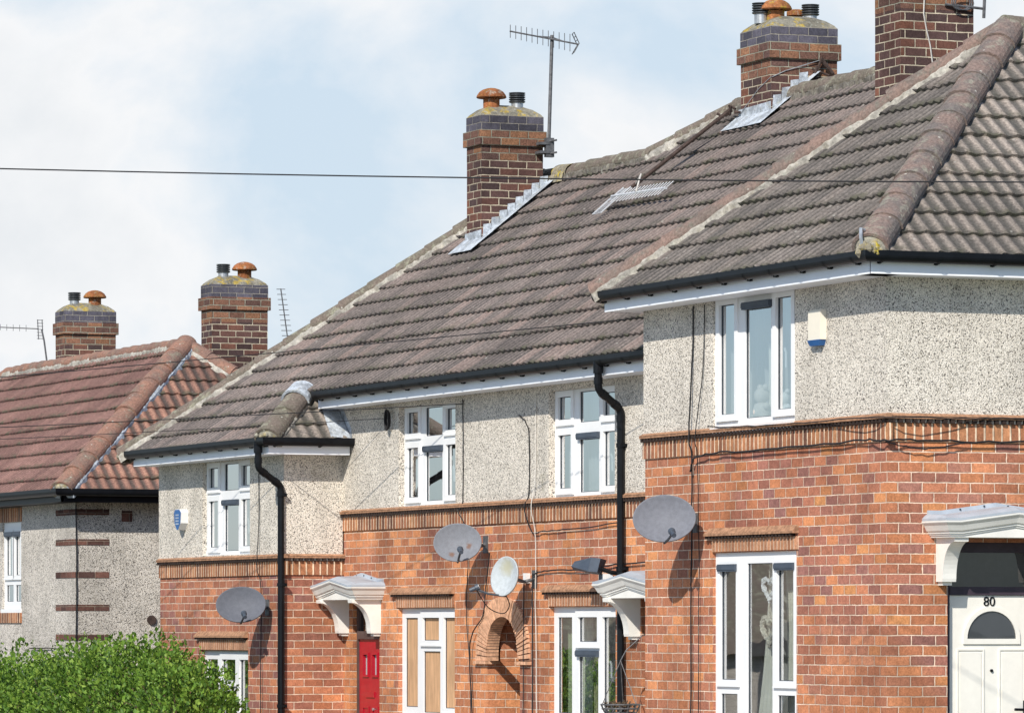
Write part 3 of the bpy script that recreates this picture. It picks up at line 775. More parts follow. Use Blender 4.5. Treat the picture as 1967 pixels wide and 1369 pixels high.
pts_i = [(pc + ri * math.cos(math.pi * k / nn), zc + ri * math.sin(math.pi * k / nn)) for k in range(nn + 1)]
for k in range(nn):
    q = [pts_o[k], pts_o[k + 1], pts_i[k + 1], pts_i[k]]
    mb.hexa([fd(a, .0005, z) for a, z in q] + [fd(a, .016, z) for a, z in q])
mb.lbox(fd, pc - ro, pc + ro, .0005, .016, zc - .045, zc)
door = mb.build('front_door', M['doorwhite'], h80); door['label'] = 'white panelled front door with half-moon window and number 80'
mb = MB(); mb.poly([fd(a, .003, z) for a, z in pts_i]); mb.build('fanlight', M['glassd'], door)
cu = bpy.data.curves.new('num', 'FONT'); cu.body = '80'; cu.size = .115; cu.align_x = 'CENTER'; cu.extrude = .004
to = bpy.data.objects.new('num', cu); tm = bpy.data.meshes.new_from_object(to)
mb = MB(); i = mb.add([fd(pc - .02 + v.co.x, .005 + v.co.z, .163 + v.co.y) for v in tm.vertices])
for p in tm.polygons: mb.face([i + k for k in p.vertices])
mb.build('house_number', M['black'], door); bpy.data.objects.remove(to); bpy.data.meshes.remove(tm)
mb = MB(); mb.tube([fd(pc + .0, 0, -.385), fd(pc, .015, -.385)], .013, 10); mb.build('spyhole', M['black'], door)
mb = MB(); mb.tube([fd(P1 - .06, .0, -.72), fd(P1 - .06, .05, -.72), fd(P1 - .2, .055, -.715)], .012, 8); mb.lbox(fd, P1 - .09, P1 - .035, .0005, .012, -.86, -.64); mb.build('handle', M['black'], door)
canopy(h80, sd, 1.015, .735, .69, .45, 'large white canopy with grey top over the door numbered 80')
chimney(h80, -6.05, -5.5, 2.93, 3.72, 3.2, 6.46, [('mushl', .5, .45), ('cowl', .5, .15), ('cowl', .5, .85)], label='tall dark brick chimney cut off by the top of the picture')

# ================================================================== MIDDLE HOUSES
YM = .70; WL = -14.85
mid = thing('terraced_house', (-10, 4, -2.7), 'middle pair of houses with boarded window, red door and arched passage between', 'house', 'stepped row of brick and pebbledash houses')
fm = FR(YM)
w5 = (-13.159, -.995); w6 = (-8.92, -.995); WW = 1.66; GH = 1.177
D1 = (-14.555, -13.726, -3.2, .245); D2 = (-6.64, -5.82, -3.2, .245)
GP = (-10.58, -9.70, -3.4, -.37); BX = (-10.98, -9.38, -.37, .32)
mb = MB()
plate(mb, fm, WL, WX, -3.4, 1.20, [(w5[0], w5[0] + WW, w5[1], w5[1] + GH), (w6[0], w6[0] + WW, w6[1], w6[1] + GH), D1, D2, GP, BX], 0, .14)
AX, AZ = -10.135, -.37
def arch(k, hw_, hh): t = math.pi * (1 - k); return (AX + hw_ * math.copysign(abs(math.cos(t)) ** .92, math.cos(t)), AZ + hh * math.sin(t) ** .82)
NA = 40
cv = [arch(k / NA, .56, .57) for k in range(NA + 1)]
def toboxedge(p):
    cx, cz = AX, AZ; dx_, dz_ = p[0] - cx, p[1] - cz
    s = min(((BX[1] - cx) / dx_ if dx_ > 1e-6 else ((BX[0] - cx) / dx_ if dx_ < -1e-6 else 1e9)), ((BX[3] - cz) / dz_ if dz_ > 1e-6 else 1e9))
    return (cx + dx_ * s, cz + dz_ * s)
bx_ = [toboxedge(p) for p in cv]
for k in range(NA):
    mb.poly([fm(*(cv[k][0], 0, cv[k][1])), fm(cv[k + 1][0], 0, cv[k + 1][1]), fm(bx_[k + 1][0], 0, bx_[k + 1][1]), fm(bx_[k][0], 0, bx_[k][1])])
for sx in (BX[0], BX[1]):
    c = (sx, BX[3]); k = min(range(NA), key=lambda q: abs(math.atan2(bx_[q][1] - c[1], bx_[q][0] - c[0])) if False else (bx_[q][0] - c[0]) ** 2 + (bx_[q][1] - c[1]) ** 2)
    for kk in (k - 1, k):
        if 0 <= kk < NA: mb.poly([fm(bx_[kk][0], 0, bx_[kk][1]), fm(bx_[kk + 1][0], 0, bx_[kk + 1][1]), fm(c[0], 0, c[1])])
# passage walls running back through the houses
for x in (GP[0], GP[1]): mb.poly([(x, YM + .141, -3.4), (x, YM + 6, -3.4), (x, YM + 6, .3), (x, YM + .141, .3)])
mb.poly([(GP[0], YM + .141, .21), (GP[1], YM + .141, .21), (GP[1], YM + 6, .21), (GP[0], YM + 6, .21)]); mb.poly([(GP[0], YM + 6, -3.4), (GP[1], YM + 6, -3.4), (GP[1], YM + 6, .3), (GP[0], YM + 6, .3)])
mb.poly([(WL, 7.6, -3.4), (WX, 7.6, -3.4), (WX, 7.6, 2.6), (WL, 7.6, 2.6)])
mb.build('brick_wall', M['brick_mid'], mid)
# arch of tiles on edge
mb = MB(); NV = 46; cl = [arch(k / 400, .425, .455) for k in range(401)]; co = [arch(k / 400, .715, .66) for k in range(401)]
for k in range(NV):
    i0 = int(400 * k / NV); i1 = int(400 * (k + .74) / NV); i2 = int(400 * (k + 1) / NV)
    q = [cl[i0], cl[i1], co[i1], co[i0]]
    j = random.uniform(-.004, .006)
    mb.hexa([fm(a, -.115, z) for a, z in q] + [fm(a, .028 + j, z) for a, z in q], 0)
    q = [cl[i1], cl[i2], co[i2], co[i1]]; ins = .012
    mb.hexa([fm(a, -.11, z) for a, z in q] + [fm(a, .012, z) for a, z in q], 1)
for s in (-1, 1):
    a0, a1 = sorted((AX + s * .395, AX + s * .74)); mb.lbox(fm, a0, a1, -.12, .045, AZ - .035, AZ - .003, 0)
M['archtile'] = plain('arch_tile', (.60, .34, .21), .9, .15, var=.3, scale=18., bump=.005); M['archmortar'] = plain('arch_mortar', (.22, .13, .09), .95, .1, var=.3, scale=20.)
mb.build('passage_arch', [M['archtile'], M['archmortar']], mid)
mb = MB()
U3, U4 = -13.096, -8.90
plate(mb, fm, WL, WX, 1.20, 2.5, [(U3, U3 + WW, 1.29, 2.36), (U4, U4 + WW, 1.275, 2.36)], .018, .12)
mb.build('pebbledash_wall', M['pebble'], mid)
course(mid, fm, WL, WX, 1.262, 1.052, 'string_course')
window(mid, 'window', U3, 1.29, upper_cols(), WW, 1.07, YM + .05, label='upper window reflecting blue sky beside the coiled cable')
window(mid, 'window', U4, 1.28, upper_cols(), WW, 1.08, YM + .05, label='upper window behind the black downpipe with net curtains')
window(mid, 'boarded_window', w5[0], w5[1], ground_cols(), WW, GH, YM + .05, boards=True, label='white framed ground-floor window boarded with plywood')
window(mid, 'window', w6[0], w6[1], [(a, b, [(z0_, z1_, s_, 1 if (z1_ < .75 and k == 1) else v_) for z0_, z1_, s_, v_ in ps]) for k, (a, b, ps) in enumerate(ground_cols())], WW, GH, YM + .05, glass='glasslow', label='ground-floor window with pale green curtain behind the downpipe')
hood(mid, -13.28, w5[0] + WW, .19, YM); hood(mid, -9.02, w6[0] + WW, .19, YM)
# doors
def small_door(D, mat, name, label):
    fr = FR(YM); mb = MB(); y_ = YM + .055; f = FR(y_)
    a0, a1 = D[0], D[1]
    mb.lbox(f, a0, a0 + .06, -.06, .01, D[2], D[3]); mb.lbox(f, a1 - .05, a1, -.06, .01, D[2], D[3]); mb.lbox(f, a0 + .06, a1 - .05, -.06, .03, -.155, -.065); mb.lbox(f, a0 + .06, a1 - .05, -.06, .01, D[3] - .05, D[3])
    df = mb.build('door_frame', M['brownwood'], mid)
    mb = MB(); mb.poly([f(a0 + .06, -.02, -.065), f(a1 - .05, -.02, -.065), f(a1 - .05, -.02, D[3] - .05), f(a0 + .06, -.02, D[3] - .05)]); mb.build('transom_pane', M['glassd'], df)
    mb = MB(); h = []
    for s in (.21, .50): h.append((a0 + s, a0 + s + .13, -.55, -.33))
    plate(mb, f, a0 + .062, a1 - .052, D[2], -.157, h, 0, .03); 
    for q in h: ribbon_frame(mb, f, q[0] - .025, q[1] + .025, q[2] - .025, q[3] + .025, .022, .0005, .016)
    mb.lbox(f, a0 + .28, a0 + .55, .0005, .014, -.80, -.74)
    for s in (.17, .47): ribbon_frame(mb, f, a0 + s, a0 + s + .2, -1.6, -.9, .02, .0005, .010)
    d = mb.build(name, M[mat], mid); d['label'] = label
    for q in h:
        mb = MB(); mb.poly([f(q[0], -.02, q[2]), f(q[1], -.02, q[2]), f(q[1], -.02, q[3]), f(q[0], -.02, q[3])]); mb.build('pane', M['net'], d)
    mb = MB(); c = Vector(f(a0 + .52, .0, -.93)); mb.tube([c, c + Vector((0, -.02, 0))], .016, 8); mb.build('door_lock', M['steel'], d)
small_door(D1, 'redpaint', 'front_door', 'bright red front door with two small panes')
small_door(D2, 'doorwhite', 'front_door', 'pale front door hidden behind the nearest house')
canopy(mid, fm, -14.245, .28, .70, .40, 'white canopy above the red door'); canopy(mid, fm, -6.23, .26, .70, .40, 'white canopy partly hidden by the nearest house')
# fascia, gutter
yo = YM - .30
mb = MB(); mb.box(-14.86, WX - .002, yo, yo + .025, 2.42, 2.60); mb.box(-14.86, WX - .002, yo + .025, YM - .019, 2.42, 2.432); mb.build('fascia', M['fascia'], mid)
gutter(mid, [(-14.80, yo - .056, 2.564), (WX - .01, yo - .056, 2.564)], 1, True)
ZW = 2.035
def zr(y): return ZW + (y + .36) * TP
y1r, y2r = 3.53, 4.10
def sv(y): return (y + .36) / CP
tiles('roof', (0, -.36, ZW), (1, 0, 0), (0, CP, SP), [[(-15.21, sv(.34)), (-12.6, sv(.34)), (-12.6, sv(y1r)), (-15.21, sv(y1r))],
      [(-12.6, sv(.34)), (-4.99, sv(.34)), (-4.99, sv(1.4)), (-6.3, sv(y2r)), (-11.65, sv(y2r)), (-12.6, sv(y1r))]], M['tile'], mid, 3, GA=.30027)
hips((-15.2, y1r, zr(y1r) + .0), (-12.55, y1r, zr(y1r) + .0), .13, mid, M['hipgrey'], name='ridge_tiles', msides=(1, 1), extra=.04, mmat=M['mortarg'])
hips((-12.65, y1r - .03, zr(y1r) + .0), (-11.6, y2r, zr(y2r)), .13, mid, M['hipgrey'], msides=(0, 1), extra=.05)
hips((-11.6, y2r, zr(y2r)), (-6.3, y2r, zr(y2r)), .13, mid, M['hipgrey'], name='ridge_tiles', msides=(1, 1), extra=.03, mmat=M['mortarg'])
mb = MB(); mb.poly([(-15.2, y1r, zr(y1r) - .03), (-12.6, y1r, zr(y1r) - .03), (-12.6, 7.9, 2.6), (-15.2, 7.9, 2.6)]); mb.poly([(-12.6, y1r, zr(y1r)), (-11.65, y2r, zr(y2r)), (-11.65, 7.9, 2.6), (-12.6, 7.9, 2.6)])
mb.poly([(-11.65, y2r, zr(y2r) - .03), (-6.3, y2r, zr(y2r) - .03), (-5, 7.9, 2.6), (-11.65, 7.9, 2.6)]); mb.build('roof_rear', M['tile'], mid)
hips((-15.19, y1r - .01, zr(y1r) + .012), (-14.83, y1r - .01, zr(y1r) + .012), .138, mid, M['moss'], name='lichen_ridge_tile', msides=(1, 1), extra=.05, mmat=M['moss'])
ch2 = chimney(mid, -10.955, -10.2, 3.79, 4.565, 4.6, 6.345, [('cowl', .40, .12), ('mushl', .5, .30), ('cowl', .5, .83), ('stub', .2, .75)], label='broad brick chimney with lichened mushroom pot and two cowls')
flashing(ch2, -10.2, 3.79, 4.2, zr, x0=-10.955)
# downpipe of the middle
def downpipe(parent, pts, r=.036, clips=()):
    P = [Vector(p) for p in pts]; out = [P[0]]
    for i in range(1, len(P) - 1):
        a = (P[i - 1] - P[i]).normalized(); b = (P[i + 1] - P[i]).normalized()
        for t in (0, .25, .5, .75, 1):
            p = P[i] + a * .05 * (1 - t) ** 2 + b * .05 * t ** 2; out.append(p)
    out.append(P[-1]); mb = MB(); mb.tube(out, r, 12)
    for i in range(1, len(P) - 1):
        for q, s in ((P[i - 1], 1), (P[i + 1], 1)):
            d = (q - P[i]).normalized(); mb.tube([P[i] + d * .055, P[i] + d * .12], r + .006, 12)
    dp = mb.build('downpipe', M['black'], parent)
    mb = MB(); mb.tube([P[0] + Vector((0, 0, .03)), P[0] - Vector((0, 0, .1))], r + .012, 12)
    mb.build('gutter_outlet', M['black'], dp)
    for z in clips:
        x, y = P[-1].x, P[-1].y; mb = MB(); mb.tube([(x, y, z - .02), (x, y, z + .02)], r + .008, 12); mb.box(x - .065, x + .065, y + r, y + r + .012, z - .018, z + .018); mb.box(x + .045, x + .06, y - .005, y + r, z - .014, z + .014)
        mb.build('pipe_clip', M['black'], dp)
downpipe(mid, [(-6.86, .34, 2.54), (-6.86, .34, 2.28), (-7.0, .64, 2.10), (-7.0, .64, -3.2)], .038, (1.75, .55, -.8))

# ================================================================== LEFT WING HOUSE
wing = thing('terraced_house', (-17, 4, -3.4), 'lower end house with blue alarm box, black downpipe and front hedge', 'house', 'stepped row of brick and pebbledash houses')
XL = -19.24; fwg, swg = FR(0.), SR(WL)
U7 = -17.631; w8 = (-17.74, -1.47)
mb = MB()
plate(mb, fwg, XL, WL, -4.2, .72, [(w8[0], w8[0] + WW, w8[1], w8[1] + GH)], 0, .12)
plate(mb, swg, 0, YM, -4.2, .72, [])
mb.poly([(XL, 0, -4.2), (XL, 7, -4.2), (XL, 7, 2.0), (XL, 0, 2.0)]); mb.poly([(XL, 7, -4.2), (WL, 7, -4.2), (WL, 7, 2.0), (XL, 7, 2.0)])
mb.build('brick_wall', M['brick_wing'], wing)
mb = MB(); plate(mb, fwg, XL, WL + .018, .72, 1.98, [(U7, U7 + WW, .81, 1.885)], .018, .1); plate(mb, swg, -.018, YM - .018, .72, 1.98, [], .018); mb.poly([(XL, -.018, .72), (XL, .02, .72), (XL, .02, 1.98), (XL, -.018, 1.98)])
mb.build('pebbledash_wall', M['pebble'], wing)
course(wing, fwg, XL, WL + .06, .772, .562, 'string_course'); course(wing, swg, 0., YM, .772, .562, 'string_course')
window(wing, 'window', U7, .81, upper_cols(), WW, 1.075, .035)
window(wing, 'window', w8[0], w8[1], ground_cols(), WW, GH, .05, glass='glasslow')
hood(wing, -17.84, w8[0] + WW, -.285, 0.)
XE = WL + .34
mb = MB(); mb.box(-19.352, WL + .30, -.30, -.275, 1.897, 2.05); mb.box(WL + .275, WL + .30, -.275, YM - .04, 1.897, 2.05); mb.box(-19.352, WL + .275, -.275, -.019, 1.897, 1.909); mb.box(WL + .019, WL + .275, -.019, YM - .04, 1.897, 1.909)
mb.build('fascia', M['fascia'], wing)
gutter(wing, [(-19.40, -.356, 2.038), (WL + .356, -.356, 2.038), (WL + .356, YM - .02, 2.038)], 1, True)
XR = WL + .34
tiles('roof', (0, -.36, ZW), (1, 0, 0), (0, CP, SP), [[(-19.6, 0), (-15.21, 0), (-15.21, sv(y1r)), (-15.71, sv(y1r))], [(-15.21, 0), (XR, 0), (-15.21, sv(.34))]], M['tile'], wing, 3, GA=.30027)
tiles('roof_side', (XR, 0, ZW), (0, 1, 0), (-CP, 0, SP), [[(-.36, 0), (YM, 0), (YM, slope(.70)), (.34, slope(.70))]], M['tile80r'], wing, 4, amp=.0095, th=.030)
hips((-19.6, -.36, ZW + .02), (-15.69, y1r - .02, zr(y1r) + .02), .13, wing, M['hipgrey'], msides=(0, 1), extra=.045, plug=True)
hips((XR - .05, -.31, ZW + .05), (-15.16, .29, zr(.29) + .04), .15, wing, M['hipgrey'], msides=(1, 1), extra=.0, plug=True)
hips((-15.71, y1r, zr(y1r)), (-15.2, y1r, zr(y1r)), .13, wing, M['hipgrey'], name='ridge_tiles', msides=(1, 1), extra=.04, mmat=M['mortarg'])
mb = MB(); mb.poly([(-19.6, -.36, ZW), (-15.71, y1r, zr(y1r)), (-19.6, 7.4, ZW)]); mb.poly([(-19.6, 7.4, ZW), (-15.71, y1r, zr(y1r) - .03), (-14.9, y1r, zr(y1r) - .03), (-14.9, 7.4, ZW)]); mb.build('roof_rear', M['tile'], wing)
mb = MB()   # lead saddle and soaker where the small roof meets the wall
mb.poly([(XR - .02, YM - .03, ZW + .05), (XR - .02, YM - .27, ZW + .06), (XR - .52, YM - .22, ZW + .07 + .5 * TP), (XR - .52, YM - .03, ZW + .06 + .5 * TP)])
mb.poly([(XR + .0, YM - .021, ZW + .0), (XR - .6, YM - .021, ZW + .6 * TP), (XR - .6, YM - .021, ZW + .6 * TP + .15), (XR - .05, YM - .021, ZW + .17)])
mb.build('lead_flashing', M['lead'], wing)
hips((-15.06, .19, zr(.19) + .05), (-15.20, .33, zr(.33) + .055), .168, wing, M['lead'], name='lead_saddle', mort=False)
ch1 = chimney(wing, -15.665, -15.215, 2.52, 3.28, 3.6, 5.83, [('mush', .5, .28), ('cowl', .5, .70)], label='brick chimney with orange pot and tall aerial on its right side')
flashing(ch1, -15.215, 2.52, 3.32, zr, x0=-15.665)
downpipe(wing, [(-14.70, -.37, 2.01), (-14.70, -.37, 1.74), (-14.815, -.06, 1.55), (-14.815, -.06, -4.0)], .038, (1.45, .45, -.9))

# ================================================================== FAR RED-ROOFED HOUSE
far = thing('detached_house', (-28, 3, -4), 'far pebbledash house with red tiled hipped roof and brown brick bands', 'house')
ex, ey, ez = -23.15, -.06, 1.68; LH = 2.58
wx, wy = ex - .42, ey + .36; XEND = -37.
ff, sf = FR(wy), SR(wx)
mb = MB(); plate(mb, ff, XEND, wx, -4.6, 1.65, [(-26.83, -25.96, .215, 1.37)], 0, .1); plate(mb, sf, wy, wy + 2 * LH - .7, -4.6, 1.65, [])
mb.poly([(XEND, wy + 4.4, -4.6), (wx, wy + 4.4, -4.6), (wx, wy + 4.4, 1.65), (XEND, wy + 4.4, 1.65)]); mb.poly([(XEND, wy, -4.6), (XEND, wy + 4.4, -4.6), (XEND, wy + 4.4, 1.65), (XEND, wy, 1.65)])
mb.build('pebbledash_wall', M['pebble_far'], far)
for z in (1.45, 1.065, .645, .225, -.155, -.54):
    mb = MB(); mb.box(wx - .83, wx + .008, wy - .008, wy + .1, z - .038, z + .038); mb.box(wx - .1, wx + .008, wy + .1, wy + .45, z - .038, z + .038); mb.build('brick_band', M['brick_dark'], far)
mb = MB(); mb.box(wx - .05, wx + .012, wy + .62, wy + .76, 1.33, 1.47); mb.build('air_brick', M['brick_dark'], far)
mb = MB(); c = Vector((wx, wy + 1.02, .067)); mb.tube([c, c + Vector((.03, 0, 0))], .06, 14); mb.build('vent_outlet', M['rust'], far)
window(far, 'window', -26.83, .215, [(.10, .42, [(.10, .32, 0, 0), (.45, 1.0, 1, 1)]), (.52, .77, [(.10, .32, 0, 0), (.45, 1.0, 1, 1)])], .87, 1.155, wy + .03)
mb = MB(); mb.lbox(ff, -26.95, -25.93, -.02, .012, 1.375, 1.56); mb.build('lintel', M['soldier'], far); mb = MB(); mb.lbox(ff, -26.95, -25.93, -.02, .02, .03, .165); mb.build('window_sill', M['soldier'], far)
mb = MB(); mb.box(XEND, ex - .05, ey + .06, ey + .085, ez - .11, ez + .02); mb.box(ex - .085, ex - .05, ey + .06, ey + 2 * LH, ez - .11, ez + .02); mb.box(XEND, ex - .085, ey + .085, wy, ez - .11, ez - .1); mb.box(wx, ex - .085, ey + .085, ey + 5, ez - .11, ez - .1); mb.build('fascia', M['black'], far)
gutter(far, [(XEND, ey - .0, ez + .015), (ex + .0, ey, ez + .015), (ex, ey + 2 * LH, ez + .015)], 1, False)
tiles('roof', (0, ey, ez), (1, 0, 0), (0, CP, SP), [[(XEND, 0), (ex, 0), (ex - LH, slope(LH)), (-33.9, slope(LH)), (XEND, slope(LH) - .9)]], M['tilered'], far, 6)
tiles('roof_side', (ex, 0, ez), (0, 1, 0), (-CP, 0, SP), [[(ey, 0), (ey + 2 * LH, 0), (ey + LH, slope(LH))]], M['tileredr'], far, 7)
za = ez + LH * TP
mb = MB(); mb.poly([(ex, ey + 2 * LH, ez), (ex - LH, ey + LH, za), (-33.9, ey + LH, za), (-36, ey + 2 * LH, ez)]); mb.build('roof_rear', M['tilered'], far)
hips((ex - .05, ey + .05, ez + .05), (ex - LH, ey + LH, za + .02), .15, far, M['hipred'], msides=(0, 1), extra=.03, mmat=M['lead'], plug=True)
hips((ex, ey + 2 * LH, ez), (ex - LH, ey + LH, za), .13, far, M['hipred'], msides=(1, 1), extra=.06)
hips((-33.9, ey + LH, za), (ex - LH, ey + LH, za), .12, far, M['hipred'], name='ridge_tiles', msides=(1, 1), extra=.04)
hips((-36.4, ey + .1, ez + .05), (-33.9, ey + LH, za), .13, far, M['hipred'], msides=(0, 1), extra=.05)
chimney(far, -27.36, -26.92, 3.3, 4.11, 1.5, 4.66, [('cowl', .5, .30), ('mush', .5, .68)], label='taller far chimney right of the red roof ridge')
chimney(far, -34.10, -33.65, 3.3, 4.10, 1.5, 4.69, [('cowl', .5, .28), ('mush', .5, .68)], label='far chimney behind the red roof ridge at left')

# plain plastered room walls behind the windows
def rooms(parent, x0, x1, y0, y1, zs):
    mb = MB()
    mb.poly([(x0, y1, zs[0]), (x1, y1, zs[0]), (x1, y1, zs[-1]), (x0, y1, zs[-1])])
    for x in (x0, (x0 + x1) / 2, x1): mb.poly([(x, y0, zs[0]), (x, y1, zs[0]), (x, y1, zs[-1]), (x, y0, zs[-1])])
    for z in zs: mb.poly([(x0, y0, z), (x1, y0, z), (x1, y1, z), (x0, y1, z)])
    mb.build('interior_wall', M['plaster'], parent)
rooms(h80, -4.9, -.35, .20, 3.4, (-1.7, .95, 2.97)); rooms(mid, -14.7, -10.7, .95, 3.6, (-2.4, .45, 2.47)); rooms(mid, -9.6, -5.1, .95, 3.6, (-2.4, .45, 2.47)); rooms(wing, -19.1, -15.0, .25, 3.2, (-3.2, .05, 1.95))
# ================================================================== AERIALS
def yagi(mbb, mbe, c0, boom, el, L, n, eh, r=.007, er=.0035, refl=True, taper=.25, rod=None):
    """boom unit vector from reflector end to tip; el unit vector of the elements"""
    c0, boom, el = Vector(c0), Vector(boom).normalized(), Vector(el).normalized()
    mbb.tube([c0, c0 + boom * L], r, 6)
    for i in range(n):
        p = c0 + boom * (L * (.12 + .87 * i / (n - 1))); h = eh * (1 - taper * i / (n - 1)); m_ = MB(); m_.tube([p - el * h, p + el * h], er, 5); m_.build('element_rod', rod[0], rod[1])
    if refl:
        s = boom.cross(el).normalized()
        for k in range(-3, 4):
            q = c0 + el * (k * eh * .38) - boom * (abs(k) * -.02); mbe.tube([q - s * .10, q + s * .10], er, 5)
        for sg in (-1, 1): mbe.tube([c0 + s * sg * .09 - el * eh * 1.15 + boom * .06, c0 + s * sg * .09 + boom * .0, c0 + s * sg * .09 + el * eh * 1.15 + boom * .06], er * 1.3, 5)
aer = thing('tv_aerial', (-15.1, 3.35, 5.40), 'tall television aerial on a pole clamped to the orange-potted chimney', 'aerial', 'television aerials on the roofs')
mb = MB(); mb.tube([(-15.10, 3.30, 5.36), (-15.10, 3.345, 6.76)], .021, 10); mb.build('pole', M['darksteel'], aer)
mb = MB(); me_ = MB(); c0 = Vector((-14.98, 3.62, 6.655)); tip = Vector((-15.20, 2.86, 6.795)); bd = tip - c0
yagi(mb, me_, c0, bd, (0, .0, 1), bd.length, 12, .10, .010, .0045, rod=(M['darksteel'], aer))
mb.tube([c0 + bd * .62 + Vector((0, 0, .0)), (-15.1, 3.345, 6.735), c0 + bd * .2], .007, 5); mb.build('boom', M['darksteel'], aer); me_.build('reflector_grid', M['darksteel'], aer)
mb = MB()
mb.box(-15.213, -15.06, 3.18, 3.30, 5.50, 5.53); mb.box(-15.213, -15.06, 3.18, 3.30, 5.40, 5.43); mb.box(-15.13, -15.07, 3.26, 3.36, 5.36, 5.58); mb.tube([(-15.09, 3.30, 5.54), (-15.0, 3.36, 5.55)], .012, 6); mb.tube([(-15.09, 3.30, 5.40), (-15.0, 3.36, 5.41)], .012, 6); mb.tube([(-15.21, 3.0, 5.50), (-15.19, 3.15, 5.49)], .012, 6)
mb.build('wall_bracket', M['darksteel'], aer)
# fallen aerial lying on the middle roof
fal = thing('fallen_tv_aerial', (-11.1, 3.2, 4.95), 'broken aerial on rusty pole lying down the brown roof tiles', 'aerial', 'television aerials on the roofs')
NR = Vector((0, -SP, CP)); VR = Vector((0, CP, SP))
def rp(x, y, h=.0): return Vector((x, y, zr(y))) + NR * h
mb = MB(); mb.tube([rp(-11.03, 3.80, .16), rp(-11.23, 2.74, .17)], .022, 8); mb.build('pole', M['rust'], fal)
mb = MB(); me_ = MB(); c0 = rp(-11.60, 2.66, .16)
yagi(mb, me_, c0, rp(-9.86, 2.60, .17) - c0, VR, 1.55, 16, .125, .017, .0052, False, .05, (M['alu'], fal))
mb.build('boom', M['alu'], fal)
mb = MB()
for k in range(8):
    a = rp(-11.62 - .02, 2.66 + (.0 + k * .027) * CP, .12 + .0 * k); mb.tube([a + Vector((-.12, 0, .0)), a + Vector((.12, .0, .0))], .006, 5)
    b = rp(-11.66, 2.66 - (k + 1) * .022, .11); mb.tube([b + Vector((-.12, 0, 0)), b + Vector((.08, 0, .0))], .005, 5)
for sx in (-.12, .1): mb.tube([rp(-11.63 + sx, 2.84, .12), rp(-11.64 + sx, 2.66, .12), rp(-11.66 + sx, 2.48, .11)], .008, 5)
mb.build('reflector_grid', M['alu'], fal)
mb = MB(); mb.tube([rp(-11.23, 2.78, .17), rp(-11.0, 2.80, .26), rp(-10.90, 2.72, .24), rp(-10.86, 2.63, .18)], .010, 6); mb.build('lead_cable', M['wirew'], fal)
mb = MB()
for k in range(7):
    a = rp(-11.05 + random.uniform(-.09, .09), 3.80 + random.uniform(-.06, .06), .12); mb.tube([a, a + Vector((random.uniform(-.1, .1), random.uniform(-.08, .08), random.uniform(-.02, .1)))], .014, 5)
mb.build('clamp', M['rust'], fal)
# broken bracket on chimney two
br = thing('chimney_bracket', (-10.19, 4.4, 5.9), 'broken rusty aerial bracket with lashing wire round the broad chimney', 'bracket')
mb = MB()
for (a, b, r_) in (((-10.16, 4.30, 5.86), (-10.14, 4.36, 6.02), .016), ((-10.14, 4.36, 6.0), (-10.1, 4.47, 5.85), .02), ((-10.15, 4.3, 5.93), (-10.12, 4.27, 5.78), .016), ((-10.16, 4.25, 5.9), (-10.1, 4.42, 5.83), .014), ((-10.12, 4.36, 5.96), (-10.09, 4.52, 5.80), .012)): mb.tube([a, b], r_, 6)
mb.build('bracket_arms', M['rust'], br)
mb = MB(); mb.tube([(-10.195, 3.80, 5.80), (-10.19, 3.95, 5.87), (-10.17, 4.36, 6.0), (-10.19, 4.56, 6.03)], .005, 5); mb.tube([(-10.195, 3.785, 5.80), (-10.5, 3.78, 5.70), (-10.94, 3.775, 5.48)], .004, 5); mb.build('lashing_wire', M['steel'], br)
# aerials at the far chimneys
ae3 = thing('tv_aerial', (-34.2, 3.2, 4.0), 'far aerial pointing left with upright grid at the left chimney', 'aerial', 'television aerials on the roofs')
mb = MB(); me_ = MB()
mb.tube([(-34.28, 3.22, 3.95), (-34.36, 3.2, 4.28), (-34.42, 3.18, 4.45)], .014, 6); mb.build('pole', M['darksteel'], ae3)
mb = MB(); c0 = Vector((-34.45, 3.16, 4.44)); yagi(mb, me_, c0 + Vector((0, -.02, .02)), (-.5, -.86, .05), (0, .0, 1), 1.6, 15, .05, .009, .004, False, rod=(M['darksteel'], ae3))
mb.build('boom', M['darksteel'], ae3)
mb = MB()
for s in (-.035, .035): mb.tube([c0 + Vector((.0, s, .16)), c0 + Vector((.02, s + .01, -.14))], .007, 5)
for k in range(7): mb.tube([c0 + Vector((.0, -.045, .15 - k * .046)), c0 + Vector((.01, .05, .15 - k * .046))], .005, 5)
mb.build('reflector_grid', M['darksteel'], ae3)
ae4 = thing('tv_aerial', (-26.8, 4.3, 3.6), 'slim ladder-like aerial sticking up beside the taller far chimney', 'aerial', 'television aerials on the roofs')
mb = MB(); me_ = MB(); c0 = Vector((-26.75, 4.36, 3.80)); yagi(mb, me_, c0, (-.02, -.14, 1), (.3, 1, .0), .82, 11, .075, .009, .005, False, .2, (M['darksteel'], ae4)); mb.tube([c0 + Vector((0, 0, .02)), c0 + Vector((.0, .07, .1)), c0 + Vector((0, .09, -.1))], .007, 5)
mb.tube([(-26.92, 4.0, 3.68), (-26.75, 4.36, 3.79)], .014, 6); mb.build('boom', M['darksteel'], ae4)
ae5 = thing('aerial_clamp', (-5.48, 3.65, 6.02), 'aerial clamp with coiled cable at the top of the tall dark chimney', 'clamp')
mb = MB()
for k in range(3):
    cc = Vector((-5.44, 3.55 + .02 * k, 6.02)); mb.tube([cc + Vector((0, .10 * math.cos(2 * math.pi * t / 14), .07 * math.sin(2 * math.pi * t / 14))) for t in range(15)], .007, 5)
mb.tube([(-5.48, 3.4, 6.0), (-5.42, 3.80, 5.97)], .014, 6); mb.tube([(-5.42, 3.80, 6.1), (-5.42, 3.79, 5.88)], .018, 6); mb.build('clamp_arm', M['darksteel'], ae5)
